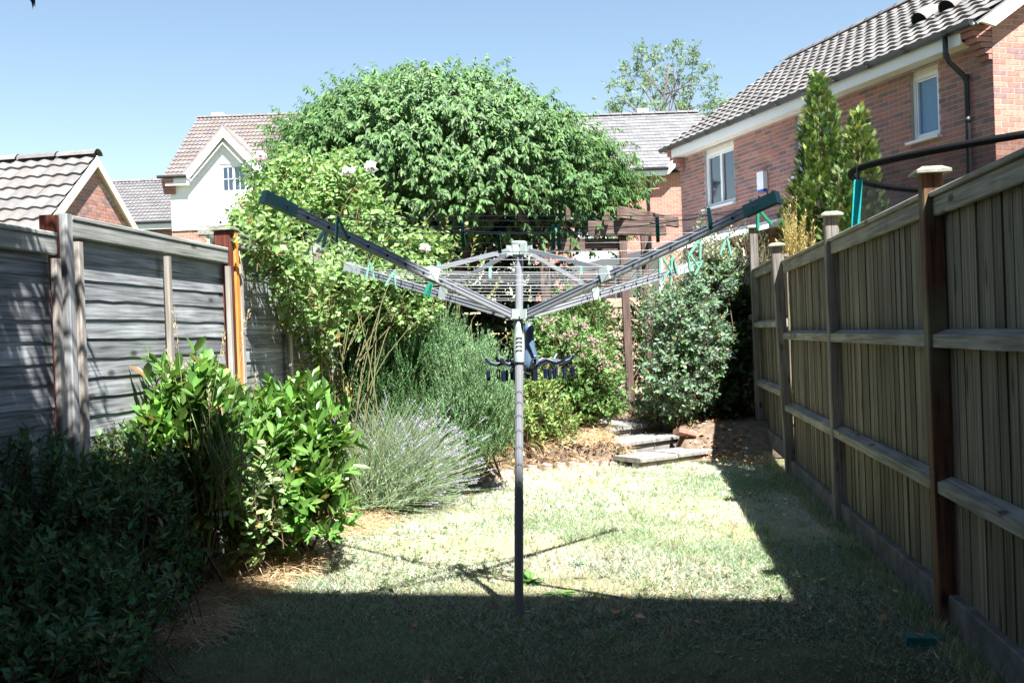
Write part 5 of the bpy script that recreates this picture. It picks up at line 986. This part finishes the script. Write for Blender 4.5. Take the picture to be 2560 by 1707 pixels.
rosemary('tall dark rosemary standing before the rose canes', np.array([P(990, 900, 8.9)[0], 8.9, .12]), [(pb(1000, 880, 8.9, 110, 120, .4), .45), (pb(930, 960, 8.8, 90, 90, .35), .3), (pb(1080, 850, 9.2, 80, 90, .35), .2), (pb(1010, 1020, 8.8, 110, 75, .35), .3), (pb(900, 880, 8.8, 60, 110, .3), .2)], 1800, [(.11, .24, .07), (.09, .19, .06), (.15, .28, .09)], 1)
rosemary('pale feathery grey-green bush just left of the dryer pole', np.array([P(1190, 1000, 8.9)[0], 8.9, .12]), [(pb(1190, 960, 8.8, 105, 120, .4), .5), (pb(1140, 1050, 8.7, 95, 80, .3), .3), (pb(1240, 1030, 8.8, 70, 80, .3), .2), (pb(1150, 1100, 8.7, 120, 55, .3), .3), (pb(1110, 900, 9.0, 70, 110, .3), .25)], 1900, [(.22, .37, .15), (.18, .31, .12), (.28, .41, .19)], 1)
# yellow-green euonymus low behind laurel
shrub('golden_euonymus', 'small yellow-green variegated shrub at the foot of the rose canes', 'shrub', np.array([P(770, 960, 8.3)[0], 8.3, .1]), [pb(770, 960, 8.2, 45, 110, .2), pb(830, 990, 8.2, 50, 70, .2)], 240, 9, .12, .032, .022, [(.42, .42, .07), (.34, .36, .06), (.22, .28, .06)], out=.5, up=.8, ang=1.0, shell=.8, stems=12)
# ---- climbing rose: canes, loose pale leaves, blooms
rb = np.array([P(790, 1000, 7.75)[0], 7.75, .12])
RB = [pb(720, 560, 8.4, 115, 95, .45), pb(700, 530, 8.3, 70, 75, .35), pb(800, 480, 8.7, 110, 80, .4), pb(700, 640, 8.2, 85, 85, .4), pb(800, 660, 8.5, 120, 120, .5), pb(900, 560, 8.8, 95, 90, .4), pb(930, 700, 8.7, 120, 100, .45), pb(1020, 660, 9.0, 80, 75, .35), pb(760, 760, 8.4, 90, 70, .4), pb(870, 790, 8.6, 100, 70, .4), pb(620, 560, 8.2, 45, 40, .25), pb(1070, 630, 9.1, 60, 60, .3), pb(860, 440, 8.9, 60, 55, .3), pb(1000, 780, 8.8, 90, 50, .35), pb(725, 430, 8.6, 55, 45, .3), pb(705, 650, 6.7, 65, 80, .18), pb(745, 745, 7.1, 70, 90, .2), pb(795, 850, 7.5, 50, 90, .2), pb(665, 590, 6.4, 48, 45, .16), pb(830, 720, 7.6, 80, 80, .25)]
ro = shrub('climbing_rose', 'tall sprawling rose with pale yellow-green leaves and a few white blooms', 'rose', rb, RB, 2900, 7, .17, .062, .042, [(.25, .40, .11), (.20, .33, .09), (.33, .45, .16), (.16, .28, .075)], 'leaf', 'simple', out=.6, up=.55, ang=1.05, droop=.25, shell=.75, amp=.35, stems=6, stem_r=.009, stemcol=(.20, .16, .08), var=.2)
n = 70; A = rb + np.stack([R.normal(.05, .16, n), R.normal(0, .2, n), 0 * R.random(n)], 1); B = np.array([RB[i % len(RB)][0] + R.normal(0, .3, 3) * np.array([1, .6, .6]) for i in range(n)]); cm = MB()
for a_, e_ in zip(A, B):
    e_ = e_.copy(); m1 = a_ + (e_ - a_) * np.array([.12, .12, .4]) + R.normal(0, .04, 3); m2 = a_ + (e_ - a_) * np.array([.42, .42, .78]) + R.normal(0, .05, 3); T_ = np.linspace(0, 1, 9)[:, None]
    cm.tube((1 - T_) ** 3 * a_ + 3 * T_ * (1 - T_) ** 2 * m1 + 3 * T_ ** 2 * (1 - T_) * m2 + T_ ** 3 * e_, np.linspace(.0065, .0025, 9), 5)
cm.build('canes', 'bark', ro, smooth=True, col=(.12, .12, .055))
n = 26; A = P(1150, 690, 9.1) + R.normal(0, .2, (n, 3)); 
for px, py, s_ in ((873, 430, .05), (930, 418, .05), (728, 560, .055), (1062, 622, .045), (652, 392, .045), (990, 700, .035)):
    c = P(px, py, 8.1 if px < 1000 else 8.6); k = 26; d_ = nrm(udir(k) * np.array([1, .6, 1]) + np.array([0, -.7, .15])); bl = leaves(np.repeat(c[None], k, 0) + d_ * s_ * .15, d_, udir(k), s_, s_ * .9, tint(k, [(.82, .78, .76), (.86, .83, .80), (.80, .70, .70)], .05), 'oval', .35, .3); obj('bloom', bl[0], bl[1], 'petal', ro, col=bl[2])
# rose shoots against the dark under the tree
sh = thing('rose_shoots', 'long thin rose shoots with paired leaves reaching up beside the hub', 'plant', np.array([P(1080, 800, 9)[0], 9.0, .1])); A = []; B = []
for x0, y0, x1, y1 in ((1080, 760, 1120, 540), (1030, 720, 1010, 610), (1140, 790, 1190, 590), (1100, 700, 1060, 560), (1180, 800, 1250, 700), (1150, 760, 1210, 640), (1240, 860, 1330, 790), (1120, 650, 1165, 560)): A.append(P(x0, y0, 9.0)); B.append(P(x1, y1, 8.9))
A = np.array(A); B = np.array(B); a, b_, c_, l, w_ = twigs(A, nrm(B - A), 18, np.linalg.norm(B - A, axis=1), .055, .037, 1.1, .3, .3, .3); v, f, c = leaves(a, b_, c_, l, w_, tint(len(a), [(.27, .36, .09), (.22, .30, .08), (.33, .30, .12)], .2)); obj('foliage', v, f, 'leaf', sh, col=c); v, f, c = sticks(np.concatenate([A, A]), np.concatenate([B, np.tile(np.array([P(1080, 800, 9)[0], 9.0, .1]), (len(A), 1))]), .004, .003, (.2, .17, .08), 4); obj('stems', v, f, 'bark', sh, col=c)
# ---- ivy hedge in the deep shade under the tree
shrub('ivy_hedge', 'dark ivy-covered hedge in the deep shade under the big tree', 'hedge', np.array([P(1050, 900, 15.3)[0], 15.3, .33]), [pb(x, y, 15.4, 105, 95, .5) for x in (640, 780, 920, 1060, 1200, 1330) for y in (640, 770, 900)] + [pb(1430, 830, 15.2, 80, 90, .4), pb(1440, 930, 15.0, 90, 70, .4), pb(1300, 590, 15.7, 80, 60, .4), pb(1000, 560, 15.8, 120, 60, .4)], 3400, 8, .2, .085, .06, [(.045, .095, .03), (.035, .075, .025), (.06, .12, .035)], 'gloss_leaf', out=1, up=.2, ang=1.0, shell=.5, stems=30)
# ---- perennials right of pole, pink-flowered bush
shrub('leafy_perennial', 'fresh yellow-green leafy clump directly right of the dryer pole', 'plant', np.array([P(1345, 1080, 10.4)[0], 10.4, .2]), [pb(1340, 1020, 10.4, 75, 80, .3), pb(1285, 1070, 10.2, 70, 55, .25), pb(1390, 1060, 10.5, 55, 50, .25), pb(1330, 960, 10.5, 55, 50, .25), pb(1240, 1090, 10.2, 50, 45, .25)], 620, 8, .13, .055, .026, [(.22, .32, .08), (.18, .27, .07), (.28, .36, .10)], out=.5, up=.9, ang=1.0, shell=.7, stems=20)
pk_ = shrub('flowering_shrub', 'rounded shrub sprinkled with pink flower clusters left of the pergola post', 'shrub', np.array([P(1450, 1050, 11.0)[0], 11.0, .3]), [pb(1430, 900, 11, 95, 90, .4), pb(1480, 960, 11, 75, 90, .35), pb(1390, 850, 11.1, 75, 60, .3), pb(1420, 1000, 10.9, 80, 65, .3), pb(1510, 1010, 11, 45, 50, .25), pb(1340, 850, 11, 50, 45, .25)], 850, 8, .14, .062, .036, [(.14, .25, .06), (.11, .20, .05), (.18, .29, .08)], out=.8, up=.4, ang=1.0, droop=.2, shell=.55, stems=18)
PT = []
for px, py in ((1358, 812), (1372, 806), (1384, 835), (1398, 800), (1402, 838), (1425, 845), (1438, 800), (1454, 812), (1460, 818), (1446, 862), (1470, 850), (1482, 858), (1490, 872), (1500, 880), (1498, 850), (1512, 890), (1520, 905), (1508, 908), (1535, 915), (1478, 845), (1458, 890), (1440, 835), (1418, 830), (1396, 925), (1430, 920), (1538, 925)):
    for _ in range(2): PT.append(P(px + R.normal(0, 6), py + R.normal(0, 5), 10.55 + R.normal(0, .05)))
PT = np.array(PT); k = 12; a = np.repeat(PT, k, 0) + R.normal(0, .016, (len(PT) * k, 3)); v, f, c = leaves(a, nrm(udir(len(a)) + np.array([0, -.8, .3])), udir(len(a)), .02, .016, tint(len(a), [(.62, .42, .40), (.68, .52, .50), (.55, .36, .36)], .12)); obj('flower_clusters', v, f, 'petal', pk_, col=c)['kind'] = 'stuff'
shrub('green_shrub', 'deep green shrub in half shade between hanger and pergola posts', 'shrub', np.array([P(1500, 900, 12.6)[0], 12.6, .33]), [pb(1465, 830, 12.6, 70, 70, .4), pb(1440, 770, 12.8, 90, 60, .4), pb(1480, 900, 12.4, 50, 80, .3), pb(1590, 880, 14.3, 70, 110, .3), pb(1640, 800, 14.2, 70, 100, .3)], 900, 8, .15, .055, .036, [(.11, .20, .05), (.09, .165, .045), (.15, .25, .06)], out=.8, up=.4, shell=.6, stems=16)
# ---- grey-green shrub by the right fence, loose pale sprays on top
shrub('grey_shrub', 'large shrub with grey-green leaves beside the right fence above the steps', 'shrub', np.array([P(1700, 1040, 11.5)[0], 11.5, .3]), [pb(1700, 800, 11.3, 85, 100, .4), pb(1685, 880, 11.2, 65, 80, .3), pb(1760, 850, 11.2, 60, 110, .35), pb(1700, 950, 11.1, 90, 80, .35), pb(1750, 730, 11.5, 70, 60, .3), pb(1790, 680, 11.6, 55, 55, .25), pb(1665, 960, 11.2, 42, 55, .25)], 1500, 8, .14, .058, .034, [(.20, .28, .16), (.16, .24, .13), (.14, .25, .07), (.26, .33, .22)], out=.9, up=.3, ang=.95, shell=.5, stems=22, amp=.3, var=.25)
shrub('pale_sprays', 'loose silvery sprays rising above the grey shrub toward the dryer arm', 'plant', np.array([P(1760, 1000, 11.6)[0], 11.7, .3]), [pb(1760, 630, 11.7, 60, 50, .3), pb(1800, 640, 11.6, 50, 45, .25), pb(1720, 670, 11.6, 55, 40, .25), pb(1755, 560, 11.8, 16, 45, .1), pb(1840, 660, 11.7, 30, 35, .2)], 190, 8, .2, .06, .028, [(.36, .38, .26), (.28, .34, .20), (.42, .38, .24)], out=.3, up=1.0, ang=.9, shell=.9, stems=12, amp=.5)
shrub('ivy_mass', 'dark ivy smothering the shaded foot of the right fence', 'ivy', np.array([P(1830, 1050, 12.0)[0], 12.0, .25]), [pb(1830, 750, 12.1, 45, 80, .3), pb(1830, 860, 12.0, 60, 90, .35), pb(1815, 960, 11.9, 75, 80, .35), pb(1790, 1010, 11.7, 70, 50, .3)], 800, 8, .14, .07, .05, [(.06, .11, .045), (.05, .09, .04), (.08, .14, .055)], out=.9, up=.2, shell=.6, stems=16)
shrub('ground_ivy', 'small-leaved ivy creeping round the pergola post feet onto the top step', 'ivy', np.array([P(1640, 1050, 11.4)[0], 11.5, .3]), [pb(1640, 1020, 11.5, 70, 38, .3), pb(1530, 1000, 12.6, 40, 30, .3), pb(1700, 1040, 11.2, 50, 30, .2), pb(1520, 970, 12.2, 40, 50, .3)], 520, 8, .1, .034, .024, [(.14, .24, .08), (.11, .20, .07), (.18, .28, .11)], out=.8, up=.4, shell=.8, stems=12)
# small weedy strands over the fence near the conservatory
shrub('wispy_weed', 'wispy pale weed strands between the two far fence posts', 'plant', np.array([P(1910, 640, 12.6)[0] + .3, 12.6, 0]), [pb(1905, 650, 12.4, 28, 55, .2), pb(1870, 585, 13.2, 60, 28, .3)], 120, 9, .16, .022, .01, [(.30, .36, .20), (.24, .32, .15)], out=.3, up=1.0, shell=.9, stems=10)

# ================================================================== lawn grass, straw, leaf litter, daisies, weeds
def field_noise(x, y, s): return .5 + .25 * (np.sin(x * s + 1.7 * np.sin(y * s * .8 + 1)) + np.sin(y * s * 1.1 + 1.9 * np.sin(x * s * .7 + 2)))
def lawn_pts(N, y0, y1):
    y = R.uniform(y0, y1, N); x = R.uniform(-2.2, 3.0, N); rx_ = RF0[0] + RFD[0] / RFD[1] * (y - RF0[1]) - .06; k = (x > bed_x(np.clip(y, BEDY[0], BEDY[-1])) - .08) & (x < rx_)
    vx = np.abs(x) < .54 * y + .3; return x[k & vx], y[k & vx]
GP_ = []
for N, y0, y1, L, W in ((150000, 2.7, 4.6, .036, .0032), (150000, 4.6, 7.2, .038, .0042), (110000, 7.2, 10.7, .042, .006)):
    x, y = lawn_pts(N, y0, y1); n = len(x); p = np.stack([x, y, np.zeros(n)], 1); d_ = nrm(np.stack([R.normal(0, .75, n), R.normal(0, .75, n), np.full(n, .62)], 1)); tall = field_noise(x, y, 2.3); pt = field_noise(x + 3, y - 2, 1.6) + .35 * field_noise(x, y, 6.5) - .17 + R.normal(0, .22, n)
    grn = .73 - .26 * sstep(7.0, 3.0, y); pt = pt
    col = np.where((pt > grn)[:, None], tint(n, [(.25, .33, .16), (.20, .28, .125), (.33, .40, .22)], .18), np.where(R.random((n, 1)) < sstep(3.0, 7.5, y)[:, None] * .86 + .1, tint(n, [(.52, .53, .40), (.47, .49, .36), (.44, .49, .35), (.58, .58, .46)], .14), tint(n, [(.13, .15, .075), (.11, .14, .06), (.20, .18, .11)], .2))); GP_.append(leaves(p, d_, np.stack([R.normal(0, 1, n), R.normal(0, 1, n), np.full(n, .3)], 1), L * R.uniform(.5, 1.25, n) * (.75 + .5 * tall), W, col, 'needle', .2, .25))  # blades greener and darker toward the camera, foreground shade put into their colour
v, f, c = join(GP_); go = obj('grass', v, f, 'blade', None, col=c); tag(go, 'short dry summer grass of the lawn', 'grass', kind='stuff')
tx, ty = lawn_pts(900, 2.8, 10.6); k = R.random(len(tx)) < .55; tx, ty = tx[k], ty[k]; ex_ = rf(6.0)[0]; m_ = 42; yy = R.uniform(3.2, 10.5, 420); fx_ = np.array([rf(q_)[0] for q_ in yy]) - R.uniform(.05, .16, 420); tx = np.concatenate([tx, fx_]); ty = np.concatenate([ty, yy]); m_ = 16
px_ = np.repeat(tx, m_) + R.normal(0, .018, len(tx) * m_); py_ = np.repeat(ty, m_) + R.normal(0, .018, len(tx) * m_); n = len(px_); tg_ = np.repeat(R.random(len(tx)), m_); v, f, c = leaves(np.stack([px_, py_, 0 * px_], 1), nrm(np.stack([R.normal(0, .4, n), R.normal(0, .4, n), np.ones(n)], 1)), udir(n), R.uniform(.03, .085, n), .004, np.where((tg_ > .5)[:, None], tint(n, [(.17, .27, .09), (.22, .32, .12)]), tint(n, [(.45, .40, .25), (.34, .30, .18)])), 'simple', .2, .35); o = obj('grass', v, f, 'blade', None, col=c); tag(o, 'longer tufts of grass in the lawn and along the fence foot', 'grass', kind='stuff')
# broader leaves of clover and plantain low in the lawn
x, y = lawn_pts(16000, 2.8, 9.5); k = (field_noise(x - 1, y + 4, 1.9) + R.normal(0, .12, len(x)) > .55); x, y = x[k], y[k]; n = len(x); v, f, c = leaves(np.stack([x, y, R.uniform(.008, .028, n)], 1), nrm(np.stack([R.normal(0, 1, n), R.normal(0, 1, n), np.full(n, .25)], 1)), np.stack([R.normal(0, .3, n), R.normal(0, .3, n), np.ones(n)], 1), R.uniform(.014, .04, n), R.uniform(.01, .02, n), tint(n, [(.12, .22, .07), (.15, .25, .09), (.09, .18, .06)], .2), 'simple', .15, .1)
o = obj('clover', v, f, 'leaf', None, col=c); tag(o, 'clover and plantain leaves low in the lawn', 'ground cover', kind='stuff')
def scatter_px(polys, N):
    pts = []
    for (cx, cy, rx_, ry_) , w_ in polys:
        k = int(N * w_); a = R.uniform(0, 6.28, k); r_ = np.sqrt(R.random(k)); 
        for xx, yy in zip(cx + rx_ * r_ * np.cos(a), cy + ry_ * r_ * np.sin(a)): pts.append(G(xx, max(yy, 1000)))
    pts = np.array(pts); pts[:, 2] = relief(pts[:, 0], pts[:, 1]); return pts
# on the far bank the ground rises, so place straw there by plan instead of by picture
q = scatter_px([((570, 1450, 140, 60), .36), ((700, 1410, 110, 45), .28), ((880, 1310, 90, 34), .14), ((430, 1560, 130, 70), .28)], 17000); n2_ = 17000; bx = R.uniform(-1.0, 1.15, n2_); by = R.uniform(9.5, 11.2, n2_); k = by > np.interp(bx, BEDX, BEDY) - .15 if False else np.ones(n2_, bool)
bank = np.stack([bx, by, relief(bx, by)], 1); bank = bank[bx < bed_x(np.clip(by, BEDY[0], BEDY[-1])) + np.where(by > 10.3, .35, .12)]; q = np.concatenate([q, bank]); n = len(q); q[:, 2] += R.uniform(.015, .10, n) * R.random(n) + .012
d_ = nrm(np.stack([R.normal(0, 1, n), R.normal(0, 1, n), R.normal(.05, .22, n)], 1)); v, f, c = leaves(q, d_, np.tile([0, 0, 1.0], (n, 1)) + R.normal(0, .3, (n, 3)), R.uniform(.06, .22, n), R.uniform(.002, .0045, n), tint(n, [(.62, .48, .28), (.54, .40, .22), (.68, .56, .36), (.42, .28, .15)], .15), 'simple', .1, .3); o = obj('straw', v, f, 'blade', None, col=c); tag(o, 'dry straw and cut stems along the bed edge and bank', 'straw', kind='stuff')
lq = bank[R.integers(0, len(bank), 5200)] + R.normal(0, .04, (5200, 3)) * np.array([1, 1, 0]); st2 = np.stack([R.uniform(1.0, 2.3, 700), R.uniform(10.35, 13.2, 700), np.zeros(700)], 1); st2[:, 2] = relief(st2[:, 0], st2[:, 1]) + .02; l3 = scatter_px([((590, 1400, 90, 40), .6), ((560, 1480, 80, 30), .4)], 240); l4 = np.stack([R.uniform(-.9, 1.9, 150), R.uniform(3.5, 10, 150), np.full(150, .02)], 1); l5 = np.stack([R.uniform(1.9, 2.35, 300), R.uniform(9.4, 11.5, 300), np.full(300, .05)], 1); l5[:, 2] += relief(l5[:, 0], l5[:, 1]) * .7
lq = np.concatenate([lq, st2, l3, l4, l5]); n = len(lq); lq[:, 2] += R.uniform(.012, .035, n); v, f, c = leaves(lq, nrm(np.stack([R.normal(0, 1, n), R.normal(0, 1, n), R.normal(.1, .3, n)], 1)), np.array([0, 0, 1.0]) + R.normal(0, .4, (n, 3)), R.uniform(.025, .06, n), R.uniform(.015, .035, n), tint(n, [(.52, .27, .12), (.44, .22, .10), (.60, .42, .25), (.33, .18, .10), (.62, .50, .36)], .18), 'simple', .35, .25); o = obj('leaf_litter', v, f, 'litterm', None, col=c); tag(o, 'fallen brown leaves on the bank, steps and terrace', 'leaf litter', kind='stuff')
# tall dry grass stalks before the laurel
stx = ((470, 1290, 436, 770), (520, 1290, 620, 780), (500, 1200, 420, 880), (540, 1210, 560, 830), (600, 1200, 640, 940), (490, 1250, 470, 900), (530, 1280, 520, 960), (860, 1240, 870, 960)); tg = np.array([P(500, 1290, 4.95)[0], 4.95, .05]); ts = thing('tall_grass', 'tall straw-coloured grass stalks with seed heads before the left fence', 'grass', tg); A = []; B = []
for x0, y0, x1, y1 in stx: dd_ = 5.0 if x0 < 800 else 6.6; A.append(P(x0, y0, dd_)); B.append(P(x1, y1, dd_))
A = np.array(A); B = np.array(B); v1 = sticks(A, B, .0022, .0012, (.55, .48, .28), 3, .03); hp = []; hd_ = []
for a, b_ in zip(A, B):
    for t in np.linspace(.8, 1, 34): hp.append(a + (b_ - a) * t + R.normal(0, .004, 3)); hd_.append(nrm(b_ - a) + R.normal(0, .35, 3))
v2 = leaves(np.array(hp), np.array(hd_), udir(len(hp)), .022, .005, tint(len(hp), [(.60, .50, .32), (.52, .42, .26)], .1)); v3a = np.array([P(R.uniform(470, 640), R.uniform(1190, 1300), 5.0) for _ in range(90)]); v3 = leaves(v3a, nrm(np.stack([R.normal(0, .35, 90), R.normal(0, .3, 90), np.ones(90)], 1)), udir(90), R.uniform(.2, .5, 90), .006, tint(90, [(.28, .36, .14), (.42, .42, .2)]), 'simple', .1, .35); v, f, c = join([v1, v2, v3]); obj('stalks', v, f, 'blade', ts, col=c)
# daisies scattered in the fence's shade
dm = MB(); fl = []
for k in range(9): a = 2 * math.pi * k / 9; fl.append((math.cos(a), math.sin(a)))
V = [(0, 0, .03)]; Fd = []
for i, (cx_, sy_) in enumerate(fl):
    o_ = len(V); px_, py_ = -sy_, cx_; V += [(cx_ * .003 + px_ * .0018, sy_ * .003 + py_ * .0018, .031), (cx_ * .003 - px_ * .0018, sy_ * .003 - py_ * .0018, .031), (cx_ * .012 - px_ * .002, sy_ * .012 - py_ * .002, .0335), (cx_ * .012 + px_ * .002, sy_ * .012 + py_ * .002, .0335)]; Fd.append((o_, o_ + 1, o_ + 2, o_ + 3))
o_ = len(V); V += [(math.cos(a) * .0035, math.sin(a) * .0035, .033) for a in np.linspace(0, 6.28, 7)[:-1]] + [(0, 0, .035)]; Fd += [(o_ + i, o_ + (i + 1) % 6, o_ + 6) for i in range(6)]; nd = len(V); V += [(.0008, 0, 0), (-.0008, 0, 0), (0, 0, .031)]; Fd.append((nd, nd + 1, nd + 2)); dc = np.tile([.82, .82, .80], (len(V), 1)); dc[o_:o_ + 7] = (.7, .5, .05); dc[nd:] = (.2, .3, .1); dme = mesh('daisy', V, Fd, 'petal', dc)
for px, py in ((1785, 1185), (1800, 1192), (1792, 1203), (1805, 1210), (1812, 1222), (1820, 1232), (1815, 1245), (1848, 1172), (1862, 1178), (1836, 1165), (1880, 1180), (1830, 1200), (1855, 1190), (1905, 1175), (1950, 1260), (1962, 1262), (1945, 1275), (1968, 1272), (1958, 1283), (1975, 1292), (1855, 1255), (1810, 1188), (1870, 1200), (1955, 1295), (2238, 1497)):
    p = G(px, py); s_ = R.uniform(1.1, 1.7); m4 = Matrix.Translation(Vector(p)) @ Matrix.Rotation(R.uniform(0, 6.28), 4, 'Z') @ Matrix.Rotation(R.normal(.25, .15), 4, 'X') @ Matrix.Scale(s_, 4); o = link('daisy', dme, None, mat4=m4); tag(o, 'small white daisy in the lawn strip shaded by the right fence', 'daisy', 'daisies in the grass by the right fence')
# single weeds in the lawn
for px, py, s_, lb_ in ((1322, 1462, .10, 'bright green weed sprouting right beside the dryer pole'), (1400, 1488, .11, 'flat dark green weed rosette where the lawn shade begins'), (1440, 1412, .07, 'grey-green thistle rosette in the sunny lawn')):
    p = G(px, py); t = thing('lawn_weed', lb_, 'weed', p); k = 22; an_ = R.uniform(0, 6.28, k); el = R.uniform(.15, .9, k) if 'sprout' in lb_ else R.uniform(.1, .35, k); d_ = np.stack([np.cos(an_) * np.cos(el), np.sin(an_) * np.cos(el), np.sin(el)], 1); v, f, c = leaves(np.repeat(p[None], k, 0) + ZU * .01, d_, np.tile([0, 0, 1.0], (k, 1)), s_ * R.uniform(.5, 1, k), s_ * .35, tint(k, [(.16, .32, .06), (.12, .25, .06)] if 'grey' not in lb_ else [(.22, .30, .18), (.18, .26, .15)], .15), 'oval', .2, .25); obj('leaves', v, f, 'leaf', t, col=c)
